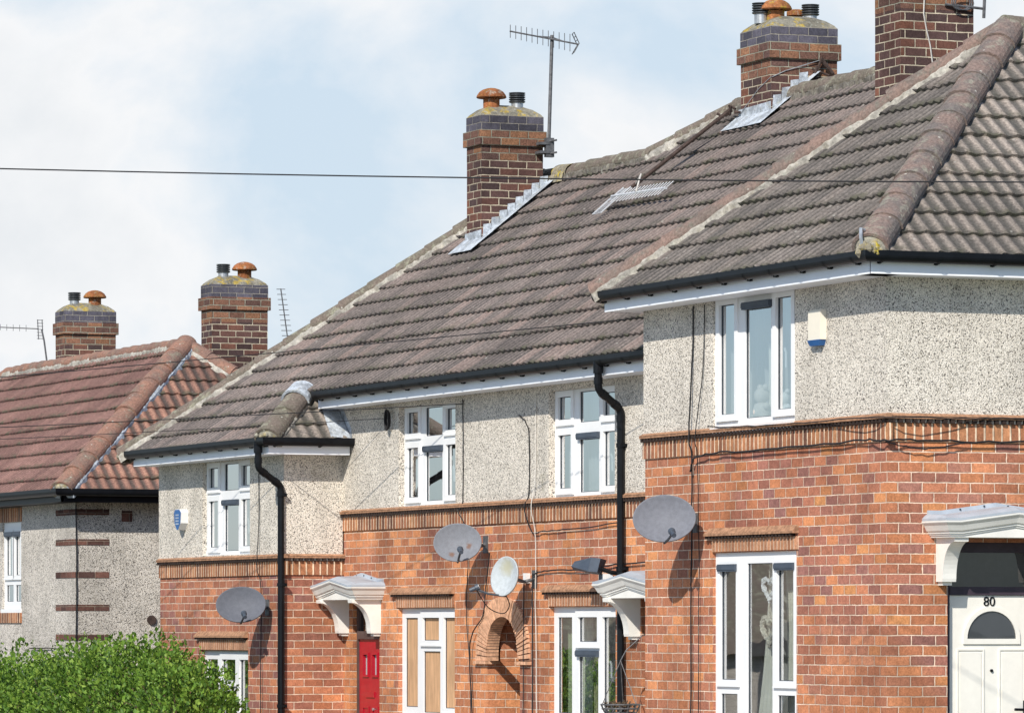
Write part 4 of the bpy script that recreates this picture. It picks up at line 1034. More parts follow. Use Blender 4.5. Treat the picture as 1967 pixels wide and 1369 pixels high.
mb = MB(); mb.tube([(-5.49, 3.18, 6.06), (-5.485, 3.17, 5.9), (-5.485, 3.20, 5.75), (-5.485, 3.24, 5.6), (-5.485, 3.27, 5.4)], .007, 5); mb.build('white_cable', M['wirew'], ae5)

# ================================================================== DISHES
def dish(name, c, nrm, w, h, depth, mount, lnb, matd, label, rim=.010):
    c, nrm = Vector(c), Vector(nrm).normalized(); t = thing(name, mount, label, 'satellite dish', 'satellite dishes on the house fronts')
    up = Vector((0, 0, 1)); S = up.cross(nrm).normalized(); up = nrm.cross(S)
    mb = MB(); K, J = 8, 44; ids = []
    cen = mb.add([c - nrm * depth])
    for k in range(1, K + 1):
        f = k / K; ids.append(mb.add([c + S * (w / 2 * f * math.cos(2 * math.pi * j / J)) + up * (h / 2 * f * math.sin(2 * math.pi * j / J)) - nrm * depth * (1 - f * f) for j in range(J)]))
    for j in range(J): mb.face((cen, ids[0] + j, ids[0] + (j + 1) % J))
    for k in range(K - 1):
        for j in range(J): mb.face((ids[k] + j, ids[k + 1] + j, ids[k + 1] + (j + 1) % J, ids[k] + (j + 1) % J))
    # rolled rim and back
    ro = mb.add([c + S * ((w / 2 + rim) * math.cos(2 * math.pi * j / J)) + up * ((h / 2 + rim) * math.sin(2 * math.pi * j / J)) + nrm * .004 for j in range(J)])
    rb_ = mb.add([c + S * ((w / 2 + rim) * math.cos(2 * math.pi * j / J)) + up * ((h / 2 + rim) * math.sin(2 * math.pi * j / J)) - nrm * .018 for j in range(J)])
    bk = mb.add([c - nrm * (depth + .012)])
    for j in range(J):
        mb.face((ids[-1] + j, ro + j, ro + (j + 1) % J, ids[-1] + (j + 1) % J)); mb.face((ro + j, rb_ + j, rb_ + (j + 1) % J, ro + (j + 1) % J)); mb.face((bk, rb_ + (j + 1) % J, rb_ + j))
    mb.build('reflector', matd, t, smooth=True)
    base = c - up * h * .5 - nrm * .02; L = Vector(lnb)
    mb = MB(); mb.tube([base - nrm * .05, base + (L - base) * .5 - up * .02, L], .012, 6); mb.build('lnb_arm', M['gasket'], t)
    mb = MB(); d = (c - L).normalized(); mb.tube([L - d * .05, L + d * .01, L + d * .015, L + d * .05], [.022, .022, .032, .034], 10); mb.tube([L + d * .051, L + d * .053], .026, 10, 1); mb.build('lnb', [M['vent'], M['white']], t)
    mb = MB(); bc = c - nrm * (depth + .05); mo = Vector(mount)
    mb.tube([bc, bc - nrm * .06, (bc - nrm * .06 + mo) / 2 - up * .03, mo], .018, 8); mb.tube([bc + S * .06, bc - S * .06], .03, 8); mb.box(mo.x - .06, mo.x + .06, mo.y - .012, mo.y, mo.z - .09, mo.z + .09)
    mb.build('wall_bracket', M['darksteel'], t)
    return t
GREY = (.16, .168, .195)
TC = Vector((.924, -.383, 0))
def toward(az, el):     # direction rotated from the line to the camera
    a = R(az); d = Vector((TC.x * math.cos(a) - TC.y * math.sin(a), TC.x * math.sin(a) + TC.y * math.cos(a), 0)); return d * math.cos(R(el)) + Vector((0, 0, math.sin(R(el))))
def offp(c, r, u): c = Vector(c); return c + Vector((.383, .924, 0)) * r + Vector((0, 0, u))
c80 = (-3.66, -.40, .965)
dish('satellite_dish', c80, toward(-8, 16), .555, .425, .055, (-3.86, 0, .93), offp(c80, .07, -.14) + Vector((.26, -.11, 0)), rustdish('dish_grey', GREY, [(*offp(c80, -.04, .0), .03, (.16, .11, .10)), (*offp(c80, .03, .0), .025, (.16, .11, .10))]), 'grey mesh satellite dish on the nearest house beside the vertical black cable')
cm = (-10.50, .33, .858)
dish('satellite_dish', cm, toward(-6, 14), .485, .39, .05, (-10.62, YM, .84), offp(cm, .035, -.09) + Vector((.22, -.09, 0)), rustdish('dish_rusty', (.19, .20, .225), [(*offp(cm, -.06, .0), .06, (.16, .075, .04)), (*offp(cm, .015, .0), .05, (.16, .075, .04)), (*offp(cm, .115, -.03), .05, (.25, .17, .09)), (*offp(cm, -.06, -.12), .04, (.14, .07, .05))]), 'rust-spotted grey satellite dish right of the boarded window')
cw = (-15.28, -.37, .232)
dish('satellite_dish', cw, toward(-4, 18), .545, .40, .055, (-15.42, 0, .20), offp(cw, .05, -.12) + Vector((.2, -.08, 0)), rustdish('dish_dark', (.115, .122, .145), []), 'dark grey satellite dish left of the lower downpipe')
cs = (-9.30, .36, .497)
dish('satellite_dish', cs, toward(-44, 10), .355, .39, .045, (-9.30, YM, .47), (-9.42, .08, .372), rustdish('dish_white', (.43, .465, .485), [(*offp(cs, .0, .09), .13, (.40, .38, .26)), (*offp(cs, .03, .0), .022, (.03, .03, .03)), (*offp(cs, .08, -.01), .022, (.05, .04, .04))]), 'small white dirty satellite dish turned sideways above the arch')

# ================================================================== ALARMS, LAMP, BASKET
al = thing('alarm_box', (-1.2, -.02, 2.5), 'cream alarm box with blue base high on the nearest house', 'alarm box', 'alarm boxes on the walls')
fa = FR(-.018); mb = MB(); mb.lbox(fa, -1.36, -1.12, 0, .058, 2.455, 2.70); mb.hexa([fa(-1.36, 0, 2.70), fa(-1.12, 0, 2.70), fa(-1.12, .058, 2.70), fa(-1.36, .058, 2.70), fa(-1.35, 0, 2.715), fa(-1.13, 0, 2.715), fa(-1.13, .045, 2.715), fa(-1.35, .045, 2.715)]); mb.build('cover', M['boxcream'], al)
mb = MB(); mb.hexa([fa(-1.33, 0, 2.405), fa(-1.15, 0, 2.405), fa(-1.15, .055, 2.405), fa(-1.33, .055, 2.405), fa(-1.355, 0, 2.454), fa(-1.125, 0, 2.454), fa(-1.125, .07, 2.454), fa(-1.355, .07, 2.454)]); mb.build('strobe', M['blueplastic'], al)
al = thing('alarm_box', (-18.25, -.02, 1.25), 'blue and white hexagonal alarm box on the lower end house', 'alarm box', 'alarm boxes on the walls')
mb = MB(); hexp = [(-18.40, 1.33), (-18.36, 1.365), (-18.20, 1.365), (-18.14, 1.33), (-18.16, 1.20), (-18.24, 1.12), (-18.30, 1.12), (-18.38, 1.20)]
i = mb.add([fa(a, 0, z) for a, z in hexp]); j = mb.add([fa(a, .09, z) for a, z in hexp]); m = len(hexp)
mb.face([j + k for k in range(m)])
for k in range(m): mb.face((i + k, i + (k + 1) % m, j + (k + 1) % m, j + k))
mb.build('cover', M['white'], al)
mb = MB(); hp2 = [(-18.27 + (a + 18.27) * .95, 1.25 + (z - 1.25) * .96) for a, z in hexp]; mb.poly([fa(a, .094, z) for a, z in hp2]); mb.build('blue_panel', M['blueplastic'], al)
mb = MB()
for q in range(4): mb.lbox(fa, -18.33, -18.22, .0945, .0965, 1.29 - q * .035, 1.305 - q * .035)
mb.build('panel_stripes', M['leadroof'], al)

lamp = thing('security_light', (-7.2, YM, .5), 'grey security floodlight with sensor above the right canopy', 'lamp')
hd = Vector((-7.22, .46, .575)); mb = MB()
p = [hd + Vector(v) for v in ((-.30, -.10, -.03), (-.26, -.14, .0), (-.27, -.10, .05), (-.30, -.04, .03))]
q = [hd + Vector(v) for v in ((-.02, -.02, -.075), (.06, -.10, -.05), (.05, -.06, .085), (-.03, .04, .07))]
mb.hexa(p + q); mb.hexa(q + [v + Vector((.09, .06, -.01)) * 1.0 for v in q]); mb.build('lamp_head', M['vent'], lamp)
mb = MB(); mb.tube([hd + Vector((.08, .02, -.02)), hd + Vector((.12, .12, -.06)), (-7.08, YM, .50)], .022, 8); mb.box(-7.15, -7.0, YM - .02, YM, .40, .56); mb.build('lamp_bracket', M['black'], lamp)
mb = MB(); mb.box(-7.22, -7.12, .50, .60, .37, .50); mb.box(-7.118, -7.10, .50, .60, .37, .50, 1); mb.build('motion_sensor', [M['vent'], M['white']], lamp)

bask = thing('hanging_basket', (-6.3, .3, -.75), 'empty wire hanging basket on chains below the right canopy', 'hanging basket')
bc = Vector((-6.30, .33, -.76)); mb = MB()
for k in range(4): r_ = .19 - .012 * k * k; mb.tube([bc + Vector((r_ * math.cos(t * math.pi / 12), r_ * math.sin(t * math.pi / 12), -.04 * k)) for t in range(25)], .008, 5)
for k in range(14): a = 2 * math.pi * k / 14; mb.tube([bc + Vector((.19 * math.cos(a), .19 * math.sin(a), 0)), bc + Vector((.16 * math.cos(a), .16 * math.sin(a), -.07)), bc + Vector((.08 * math.cos(a), .08 * math.sin(a), -.13))], .007, 5)
mb.build('wire_bowl', M['darksteel'], bask)
mb = MB()
for k in range(3): a = 2 * math.pi * k / 3 + .5; mb.tube([bc + Vector((.19 * math.cos(a), .19 * math.sin(a), 0)), bc + Vector((0, 0, .42))], .0045, 5)
mb.tube([bc + Vector((0, 0, .42)), bc + Vector((.02, .05, .52)), bc + Vector((.06, .2, .66)), bc + Vector((.06, .36, .68)), bc + Vector((.06, .36, .30))], .006, 6); mb.build('chains', M['darksteel'], bask)
mb = MB()
for k in range(40):
    a = random.uniform(0, 6.28); r_ = random.uniform(.02, .17); p = bc + Vector((r_ * math.cos(a), r_ * math.sin(a), -.02)); mb.tube([p, p + Vector((random.uniform(-.05, .05), random.uniform(-.05, .05), random.uniform(.0, .06)))], .008, 4)
mb.build('dry_soil', M['stem'], bask)

# ================================================================== CURTAINS AND ORNAMENTS
def curtain(name, x0, x1, z0, z1, y, mat, label, folds=9, amp=.02, bow=None):
    mb = MB(); n = folds * 6; K = 10; ids = []
    for k in range(K + 1):
        f = k / K; z = z1 + (z0 - z1) * f
        a, b = (x0, x1) if bow is None else bow(f)
        ids.append(mb.add([(a + (b - a) * i / n, y + amp * math.sin(2 * math.pi * folds * i / n) + .004 * math.sin(7 * f + i), z) for i in range(n + 1)]))
    for k in range(K):
        for i in range(n): mb.face((ids[k] + i, ids[k] + i + 1, ids[k + 1] + i + 1, ids[k + 1] + i))
    o = mb.build(name, M[mat], smooth=True); tag(o, label, 'curtain', 'curtains behind the windows'); return o
curtain('net_curtain', -13.32, -12.93, 1.30, 2.34, .88, 'net', 'white net curtain in the left light of the sky-reflecting upper window')
curtain('net_curtain', -9.30, -7.40, 1.29, 2.36, .90, 'net', 'white net curtain across the upper window behind the downpipe', 20)
curtain('net_curtain', -3.66, -3.24, 1.80, 2.92, .16, 'net', 'white net curtain at the left of the nearest upper window', 6)
curtain('net_curtain', -3.60, -2.40, 1.80, 2.90, .32, 'net', 'thin white net across the middle of the nearest upper window', 14)
curtain('window_drape', -2.66, -2.48, 1.80, 2.50, .17, 'curtain', 'pale cloth standing low in the middle of the nearest upper window', 3)
curtain('swag_curtain', -2.9, -2.6, -1.08, .60, .18, 'curtain', 'cream curtain swept aside in the nearest ground-floor window', 4, .03, lambda f: (-2.62 - .36 * f ** 1.5, -2.50 - .10 * f))
curtain('swag_curtain', -2.4, -2.2, -1.08, .60, .20, 'curtain', 'narrow cream curtain at the right of the nearest ground-floor window', 4, .02, lambda f: (-2.36 + .05 * f, -2.20 + .05 * f))
curtain('green_curtain', -9.22, -8.84, -.97, .12, .92, 'green', 'pale green curtain at the left of the middle ground-floor window', 5, .012)
curtain('plain_curtain', -8.80, -8.50, -.97, .16, 1.0, 'curtain', 'cream curtain panel in the middle of the middle ground-floor window', 4)
curtain('patterned_curtain', -8.48, -7.30, -.97, .16, 1.0, 'pattern', 'patterned brown and green curtain in the middle ground-floor window', 10)
curtain('patterned_curtain', -26.8, -26.0, .25, 1.3, .55, 'pattern', 'patterned curtain in the far pebbledash house window', 6)
def heart(name, c, s, mat, label, rr=.011, fill=False):
    mb = MB(); c = Vector(c)
    def hp(t, q): x = 16 * math.sin(t) ** 3; z = 13 * math.cos(t) - 5 * math.cos(2 * t) - 2 * math.cos(3 * t) - math.cos(4 * t); return c + Vector((x / 34 * s * q * 1.35, 0, z / 30 * s * q))
    for k in range(7):
        q = 1 - .09 * (k % 4); ph = random.uniform(-.1, .1)
        mb.tube([hp(2 * math.pi * i / 26 + ph, q * random.uniform(.93, 1.07)) + Vector((0, random.uniform(-.015, .015), 0)) for i in range(27)], rr, 5)
    o = mb.build(name, M[mat]); tag(o, label, 'ornament', 'heart ornaments hanging in the window'); return o
heart('heart_ornament', (-2.50, .10, .33), .23, 'ribbon', 'white wire heart hanging upper in the nearest ground-floor window', .009)
heart('heart_ornament', (-2.50, .10, -.03), .27, 'wicker', 'woven wicker heart hanging below the white one', .016)
o = MB(); o.tube([(-2.50, .10, .50), (-2.50, .10, .40)], .005, 5); o.tube([(-2.50, .10, .22), (-2.50, .10, .08)], .008, 5); tag(o.build('ornament_string', M['wicker']), 'string holding the two hearts in the nearest window', 'string')
def ball(mb, c, r, sx=1., sz=1.): mb.lathe(c, [(max(.004, r * math.sin(math.pi * k / 8)) * sx, -r * math.cos(math.pi * k / 8) * sz) for k in range(9)], 12)
def toy(x, y, z, k, name, mat, label):
    mb = MB(); ball(mb, (x, y, z + .085 * k), .085 * k, 1., 1.); ball(mb, (x, y - .01, z + .22 * k), .065 * k)
    for s_ in (-1, 1): ball(mb, (x + .05 * k * s_, y, z + .285 * k), .026 * k); ball(mb, (x + .08 * k * s_, y - .03, z + .04 * k), .04 * k); ball(mb, (x + .085 * k * s_, y - .01, z + .13 * k), .03 * k)
    o = mb.build(name, M[mat], smooth=True); tag(o, label, 'toy')
toy(-2.20, .11, 1.80, .9, 'soft_toy', 'ribbon', 'white soft toy sitting at the right of the nearest upper window')
toy(-2.66, .11, 1.80, 1.1, 'soft_toy', 'wirew', 'paler larger soft toy sitting in the middle of the nearest upper window')
jb = MB(); jb.lbox(FR(YM), -9.50, -9.43, 0, .05, .43, .53); tag(jb.build('junction_box', M['white']), 'small white cable box on the wall right of the small white dish', 'cable box')
# ================================================================== CABLES
def cable(name, pts, r, mat, label, group='cables fixed to the house fronts', sub=6, jit=.006):
    P = [Vector(p) for p in pts]; out = []
    for i in range(len(P) - 1):
        for k in range(sub):
            t = k / sub; p0, p1, p2, p3 = P[max(i - 1, 0)], P[i], P[i + 1], P[min(i + 2, len(P) - 1)]
            v = .5 * ((2 * p1) + (p2 - p0) * t + (2 * p0 - 5 * p1 + 4 * p2 - p3) * t * t + (3 * p1 - p0 - 3 * p2 + p3) * t ** 3)
            out.append(v + Vector((random.uniform(-jit, jit), 0, random.uniform(-jit, jit))))
    out.append(P[-1]); mb = MB(); mb.tube(out, r * .78, 5); o = mb.build(name, M[mat]); tag(o, label, 'cable', group); return o
e = -.035
cable('wall_cable', [(-3.83, e, 2.90), (-3.84, e, 2.5), (-3.86, e - .03, 1.72), (-3.86, e, 1.5), (-3.87, e, .6), (-3.88, e, -.4), (-3.89, e, -1.7)], .010, 'wire', 'black cable running down past the dish on the nearest house')
cable('wall_cable', [(-3.58, e, 2.90), (-3.62, e, 2.3), (-3.72, e - .03, 1.72), (-3.74, e, 1.5), (-3.70, e, .6), (-3.71, e, .0), (-3.73, e, -1.7)], .006, 'wire', 'thin black cable between the dish cable and the nearest windows')
cable('wall_cable', [(-3.86, -.05, 1.40), (-3.75, -.05, 1.52), (-3.2, -.05, 1.55), (-2.2, -.05, 1.545), (-1.1, -.05, 1.555), (-.3, -.05, 1.56), (.05, -.05, 1.545), (.055, .25, 1.555), (.055, .8, 1.545), (.055, 1.8, 1.55), (.055, 4, 1.55)], .011, 'wire', 'thick black cable under the soldier course of the nearest house', jit=.009)
cable('wall_cable', [(.03, -.03, 1.53), (.055, .15, 1.50), (.055, .3, 1.48), (.055, .5, 1.50), (.055, .7, 1.535)], .008, 'wire', 'sagging black cable loop at the corner of the nearest house')
cable('wall_cable', [(-3.50, -.045, 1.79), (-2.4, -.07, 1.755), (-1.2, -.07, 1.75), (.07, -.07, 1.742), (.07, .8, 1.74), (.07, 1.25, 1.745), (.07, 4, 1.73)], .007, 'wire', 'thin black cable along the tile creasing of the nearest house')
m_ = YM - .03
cable('wall_cable', [(-11.20, m_, 2.38), (-11.19, m_, 2.0), (-11.20, m_, 1.32), (-11.24, m_ - .04, 1.2), (-11.15, m_, 1.05), (-11.05, m_, .7), (-11.10, m_, .1), (-10.98, m_, -.6), (-11.0, m_, -1.6)], .007, 'wire', 'thin grey cable down the wall right of the boarded window')
cable('wall_cable', [(-9.66, m_, 2.15), (-9.45, m_, 2.05), (-9.38, m_, 1.85), (-9.39, m_, 1.35), (-9.42, m_ - .04, 1.2), (-9.36, m_, .98), (-9.2, m_, .93), (-9.0, m_, .95), (-8.2, m_, .96), (-7.1, m_, 1.0)], .008, 'wire', 'black cable hooking from the upper wall towards the downpipe')
cable('wall_cable', [(-9.21, m_, 2.3), (-9.22, m_, 1.5), (-9.24, m_ - .04, 1.2), (-9.22, m_, .9), (-9.22, m_, .2), (-9.19, m_, -.6), (-9.17, m_, -1.7)], .007, 'wirew', 'pale cable down the wall left of the green curtain window')
cable('wall_cable', [(-9.30, m_, -1.7), (-9.30, m_, -.3), (-9.29, m_, .42), (-9.24, m_, .52), (-8.8, m_, .55), (-7.9, m_, .55), (-7.0, m_, .60), (-5.1, m_, .61)], .010, 'wire', 'black cable from the ground to the security light')
cable('wall_cable', [(-9.55, m_, -1.7), (-9.54, m_, -.3), (-9.52, m_, .42)], .008, 'wire', 'black cable below the small white dish')
cable('wall_cable', [(-10.45, m_, .75), (-10.55, m_, .4), (-10.62, m_ - .01, .1), (-10.95, m_ - .02, -.2), (-10.93, m_, -1.0), (-10.95, m_, -1.7)], .009, 'wire', 'black cable from the rusty dish past the arch')
cable('wall_cable', [(-9.46, .12, .36), (-9.58, .3, .18), (-9.55, .45, .12), (-9.38, .45, .20), (-9.30, .38, .30)], .007, 'wire', 'looped black cable hanging from the small white dish', jit=.0)
cable('wall_cable', [(-15.62, e, 1.88), (-15.62, e, 1.2), (-15.60, e - .03, .66), (-15.55, e, .4), (-15.56, e, -.6), (-15.58, e, -2.)], .007, 'wire', 'thin black cable behind the dark grey dish')
cable('wall_cable', [(wx + .02, wy + .0, 1.55), (wx + .02, wy + .01, .6), (wx + .02, wy + .0, -.5), (wx + .02, wy, -1.6)], .010, 'wire', 'black cable down the corner of the far pebbledash house')
cable('wall_cable', [(wx - 1.9, wy - .03, -.31), (wx - 1.0, wy - .03, -.30), (wx + .03, wy - .03, -.31), (wx + .03, wy + 1, -.32), (wx + .03, wy + 3, -.34)], .010, 'wire', 'black cable running level above the hedge on the far house')
mb = MB(); cc = Vector((-13.33, YM - .05, 2.24))
for k in range(4): mb.tube([cc + Vector((.055 * math.cos(2 * math.pi * t / 16) + .006 * k, -.01 * k, (.095 + .006 * k) * math.sin(2 * math.pi * t / 16))) for t in range(17)], .008, 5)
tag(mb.build('cable_coil', M['wire']), 'coil of black cable under the eave left of the middle upper window', 'cable')
def span(p, q, sag, r, label):
    p, q = Vector(p), Vector(q); mb = MB(); mb.tube([p + (q - p) * t / 30 - Vector((0, 0, sag * 4 * (t / 30) * (1 - t / 30))) for t in range(31)], r, 5)
    o = mb.build('overhead_wire', M['wire']); tag(o, label, 'wire', 'overhead wires crossing the street'); return o
span((-9.10, -15.43, 4.467), (13.01, 6.59, 2.997), .30, .0058, 'black overhead wire crossing the sky in front of the chimney')
span((-31.2, -6.4, 2.80), (-4.95, -.03, 2.86), .05, .005, 'thin overhead wire sloping up to the nearest house')
span((-26.8, -6.1, 2.33), (-11.2, YM - .03, 2.33), .04, .005, 'thin overhead wire ending above the sky-reflecting upper window')
span((-26.8, -6.3, 2.2), (-13.35, YM - .05, 2.26), .06, .004, 'thin overhead wire ending at the cable coil')

# ================================================================== HEDGE
def hedge(name, clumps, nleaf, label, seed):
    rg = np.random.default_rng(seed); t = thing(name, (clumps[0][0][0], clumps[0][0][1], gz(clumps[0][0][0])), label, 'hedge')
    V = []; Fc = []; UV = {}; mb = MB(); vol = np.array([c[1][0] * c[1][2] for c in clumps]); vol = vol / vol.sum()
    for ci, (c, s) in enumerate(clumps):
        n = int(nleaf * vol[ci])
        for _ in range(n):
            d = rg.normal(size=3); d /= np.linalg.norm(d)
            if rg.random() < .45: d[2] = abs(d[2])
            rad = 1 - abs(rg.normal()) * .16
            tw = 1 + .22 * math.sin(d[0] * 7 + ci) * math.sin(d[2] * 6 + 2 * ci) + .1 * math.sin(d[1] * 9 + d[0] * 5)
            p = np.array(c) + d * np.array(s) * rad * tw
            ax = d * .6 + rg.normal(size=3) * .6 + np.array([0, 0, .55]); ax /= np.linalg.norm(ax)
            sd_ = np.cross(ax, rg.normal(size=3)); sd_ /= np.linalg.norm(sd_)
            L = rg.uniform(.030, .075); w = L * rg.uniform(.26, .42)
            nrm = np.cross(ax, sd_); q = [p, p + ax * L * .5 + sd_ * w + nrm * .006, p + ax * L, p + ax * L * .5 - sd_ * w + nrm * .006]
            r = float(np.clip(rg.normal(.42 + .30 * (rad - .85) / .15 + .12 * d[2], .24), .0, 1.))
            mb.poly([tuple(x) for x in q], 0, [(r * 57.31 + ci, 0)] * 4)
    # sprigs standing out of the top
    for ci, (c, s) in enumerate(clumps):
        for _ in range(int(26 * s[0] / .5)):
            d = rg.normal(size=3); d[2] = abs(d[2]) + .5; d /= np.linalg.norm(d); b = np.array(c) + d * np.array(s) * .95
            up = d * .5 + np.array([0, 0, .8]) + rg.normal(size=3) * .25; up /= np.linalg.norm(up); L = rg.uniform(.06, .20) if rg.random() < .75 else rg.uniform(.2, .34)
            for k in range(int(L / .012)):
                p = b + up * (.012 * k); ax = rg.normal(size=3) + up * .7; ax /= np.linalg.norm(ax); sd_ = np.cross(ax, rg.normal(size=3)); sd_ /= np.linalg.norm(sd_); l = rg.uniform(.025, .045)
                mb.poly([tuple(p), tuple(p + ax * l * .5 + sd_ * l * .3), tuple(p + ax * l), tuple(p + ax * l * .5 - sd_ * l * .3)], 0, [(rg.random() * 57.31 + 3, 0)] * 4)
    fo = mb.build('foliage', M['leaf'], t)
    mb = MB()
    for c, s in clumps:
        for k in range(5):
            x, y = c[0] + rg.uniform(-.3, .3) * s[0], c[1] + rg.uniform(-.3, .3) * s[1]; z = gz(c[0])
            mb.tube([(c[0] + rg.uniform(-.1, .1), c[1], z), ((x + c[0]) / 2, y, (z + c[2]) / 2), (x, y, c[2] + .4 * s[2])], [.035, .022, .01], 6)
            for q in range(4):
                a = rg.normal(size=3); a[2] = abs(a[2]); a /= np.linalg.norm(a); mb.tube([(x, y, c[2] + .1 * s[2]), tuple(np.array((x, y, c[2])) + a * np.array(s) * .75)], [.012, .005], 5)
    mb.build('stem', M['stem'], t)
    mb = MB()
    return t
hy = -1.5
hedge('privet_hedge', [((-21.6, hy, -1.25), (.9, .7, 0.80)), ((-20.5, hy, -1.30), (.85, .7, 0.86)), ((-19.4, hy, -1.25), (.8, .7, 0.86)), ((-18.3, hy, -1.25), (.85, .7, 0.91)), ((-17.2, hy, -1.15), (.8, .7, 0.89)),
    ((-16.2, hy, -1.1), (.75, .7, 0.90)), ((-15.2, hy, -1.05), (.75, .65, 0.84)), ((-14.3, hy, -1.1), (.65, .6, 0.76)), ((-13.6, hy, -1.3), (.6, .6, .86)),
    ((-20.0, hy, -2.2), (1.6, .8, .8)), ((-17.0, hy, -2.2), (1.8, .8, .8)), ((-14.6, hy, -2.2), (1.3, .7, .8))], 70000, 'bright green leafy hedge at the bottom left in front of the lower end house', 3)

# ================================================================== HOUSES ACROSS THE ROAD (unseen, added to give the windows reflections)
def far_side_house(x, y, zb, label):
    t = thing('unseen_opposite_house', (x, y, zb), label, 'house', 'unseen houses added across the road')
    mb = MB(); w, d, h = 4.2, 3.6, 5.4
    wins = [(x + a, x + a + 1.5, zb + z, zb + z + 1.2) for a in (-3.2, 1.6) for z in (.9, 3.6)]
    fo = lambda a, dd, z: (a, y + d + dd, z)
    plate(mb, fo, x - w, x + w, zb - 1, zb + h, wins, 0, .1)
    mb.poly([(x + w, y - d, zb - 1), (x + w, y + d, zb - 1), (x + w, y + d, zb + h), (x + w, y - d, zb + h)]); mb.poly([(x - w, y - d, zb - 1), (x - w, y + d, zb - 1), (x - w, y + d, zb + h), (x - w, y - d, zb + h)]); mb.poly([(x - w, y - d, zb - 1), (x + w, y - d, zb - 1), (x + w, y - d, zb + h), (x - w, y - d, zb + h)])
    mb.build('wall', M['pebble_far'], t)
    mb = MB(); o = .35; c = [(x - w - o, y - d - o, zb + h), (x + w + o, y - d - o, zb + h), (x + w + o, y + d + o, zb + h), (x - w - o, y + d + o, zb + h)]; r1, r2 = (x - 1.2, y, zb + h + 3.1), (x + 1.2, y, zb + h + 3.1)
    mb.poly([c[0], c[1], r2, r1]); mb.poly([c[1], c[2], r2]); mb.poly([c[2], c[3], r1, r2]); mb.poly([c[3], c[0], r1]); mb.poly(c[::-1]); mb.build('roof', M['hipgrey'], t)
    for q in wins:
        mb = MB(); plate(mb, fo, *q, [(q[0] + .08, q[0] + .71, q[2] + .08, q[3] - .08), (q[0] + .79, q[1] - .08, q[2] + .08, q[3] - .08)], -.05, .05, sides=True); wn = mb.build('window', M['white'], t)
        mb = MB(); mb.poly([fo(q[0], -.09, q[2]), fo(q[1], -.09, q[2]), fo(q[1], -.09, q[3]), fo(q[0], -.09, q[3])]); mb.build('pane', M['navy'], wn)
far_side_house(-48, -27, -6., 'unseen pebbledash house across the road, added for reflections in the ground-floor windows')
far_side_house(-62, -28, -6., 'unseen pebbledash house across the road, added for reflections in the middle windows')
far_side_house(-77, -29, -6., 'unseen pebbledash house across the road, added for reflections in the lower upstairs window')
# ================================================================== LIGHT, SKY, CAMERA
EL = R(36); AZ = R(135)                      # sun stands towards +x, -y
sd_ = Vector((math.sin(AZ) * math.cos(EL), math.cos(AZ) * math.cos(EL), math.sin(EL)))
sl = bpy.data.lights.new('sun', 'SUN'); sl.energy = 5.0; sl.angle = R(.55); sl.color = (1., .945, .85)
so = bpy.data.objects.new('sun', sl); col.objects.link(so); so.rotation_euler = (-sd_).to_track_quat('-Z', 'Y').to_euler(); so.location = (10, -10, 20)

wd = bpy.data.worlds.new('World'); scn.world = wd; wd.use_nodes = True
nt = wd.node_tree; nt.nodes.clear(); NN = nt.nodes.new; LK = nt.links.new
sky = NN('ShaderNodeTexSky'); sky.sky_type = 'NISHITA'; sky.sun_disc = False; sky.sun_elevation = EL; sky.sun_rotation = AZ; sky.air_density = 1.; sky.dust_density = .6; sky.ozone_density = 2.
bgs = NN('ShaderNodeBackground'); bgs.inputs[1].default_value = .115; tn = NN('ShaderNodeMix'); tn.data_type = 'RGBA'; tn.blend_type = 'MULTIPLY'; tn.inputs[0].default_value = 1.; tn.inputs[7].default_value = (.76, .94, 1.18, 1); LK(sky.outputs[0], tn.inputs[6]); LK(tn.outputs[2], bgs.inputs[0])
tc = NN('ShaderNodeTexCoord')
mp = NN('ShaderNodeMapping'); mp.inputs['Scale'].default_value = (11., 11., 15.); mp.inputs['Location'].default_value = (1.3, .4, .7); LK(tc.outputs['Generated'], mp.inputs[0])
n1 = NN('ShaderNodeTexNoise'); n1.inputs['Scale'].default_value = 1.; n1.inputs['Detail'].default_value = 7.; n1.inputs['Roughness'].default_value = .52; n1.inputs['Distortion'].default_value = .3; LK(mp.outputs[0], n1.inputs['Vector'])
rp_ = NN('ShaderNodeMapRange'); rp_.interpolation_type = 'SMOOTHSTEP'; rp_.inputs[1].default_value = .38; rp_.inputs[2].default_value = .62; rp_.inputs[3].default_value = .93; rp_.inputs[4].default_value = 1.0; LK(n1.outputs[0], rp_.inputs[0])
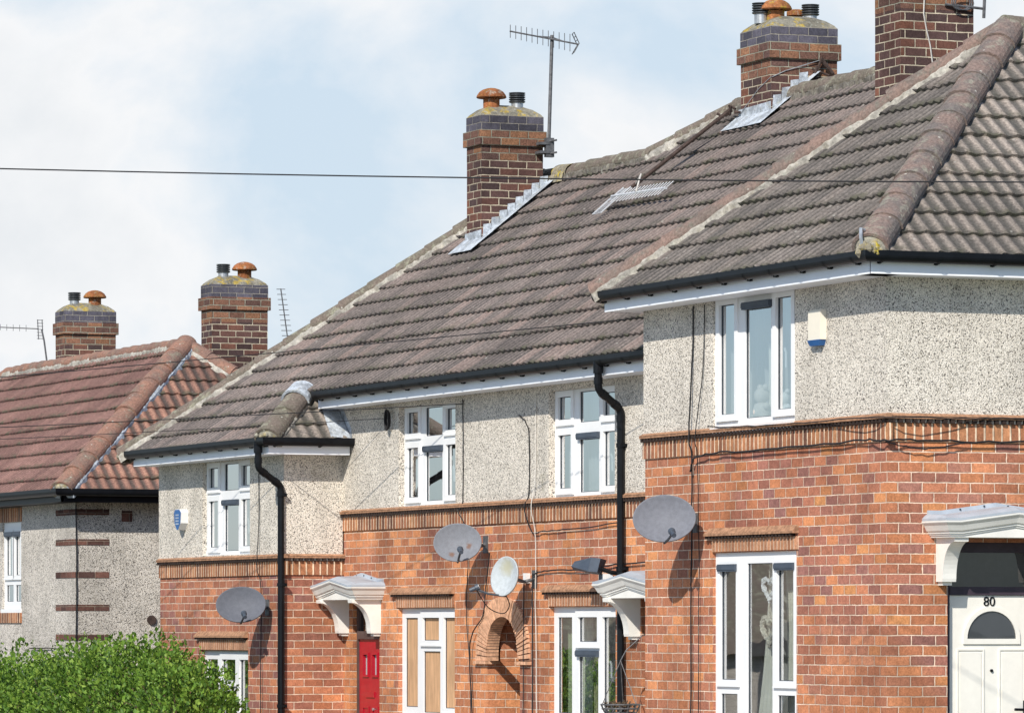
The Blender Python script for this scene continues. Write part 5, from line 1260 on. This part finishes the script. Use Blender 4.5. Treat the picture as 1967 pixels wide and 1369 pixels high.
n2 = NN('ShaderNodeTexNoise'); n2.inputs['Scale'].default_value = 1.0; n2.inputs['Distortion'].default_value = .15; n2.inputs['Roughness'].default_value = .55; n2.inputs['Detail'].default_value = 8.; LK(mp.outputs[0], n2.inputs['Vector'])
cr = NN('ShaderNodeValToRGB'); e_ = cr.color_ramp.elements; e_[0].position = .40; e_[0].color = (.65, .765, .87, 1); e_[1].position = .56; e_[1].color = (.93, .94, .955, 1); e3 = e_.new(.68); e3.color = (.82, .85, .88, 1); e4 = e_.new(.76); e4.color = (.95, .955, .965, 1); LK(n2.outputs[0], cr.inputs[0])
bgc = NN('ShaderNodeBackground'); bgc.inputs[1].default_value = 1.0; LK(cr.outputs[0], bgc.inputs[0])
# the cloud bank lies in the north-west; overhead and behind it thins to blue
dt = NN('ShaderNodeVectorMath'); dt.operation = 'DOT_PRODUCT'; dt.inputs[1].default_value = (-.90, .43, .05); LK(tc.outputs['Generated'], dt.inputs[0])
ba = NN('ShaderNodeMapRange'); ba.interpolation_type = 'SMOOTHSTEP'; ba.inputs[1].default_value = .62; ba.inputs[2].default_value = .95; ba.inputs[3].default_value = .22; ba.inputs[4].default_value = 1.; LK(dt.outputs['Value'], ba.inputs[0])
mu = NN('ShaderNodeMath'); mu.operation = 'MULTIPLY'; LK(rp_.outputs[0], mu.inputs[0]); LK(ba.outputs[0], mu.inputs[1])
mx = NN('ShaderNodeMixShader'); LK(mu.outputs[0], mx.inputs[0]); LK(bgs.outputs[0], mx.inputs[1]); LK(bgc.outputs[0], mx.inputs[2])
wo = NN('ShaderNodeOutputWorld'); LK(mx.outputs[0], wo.inputs[0])

cam = bpy.data.cameras.new('camera'); co_ = bpy.data.objects.new('camera', cam); col.objects.link(co_)
cam.sensor_width = 36; cam.lens = 9500 / 1967 * 36; cam.shift_y = (1200 - 684.5) / 1967; cam.clip_start = .5; cam.clip_end = 3000
co_.location = (37.1365, -18.7892, 0)
ca, sa = math.cos(R(22.5)), math.sin(R(22.5))
co_.rotation_euler = Vector((-ca, sa, 0)).to_track_quat('-Z', 'Y').to_euler()
scn.camera = co_
scn.view_settings.view_transform = 'Standard'; scn.view_settings.look = 'None'; scn.view_settings.exposure = 0; scn.view_settings.gamma = 1
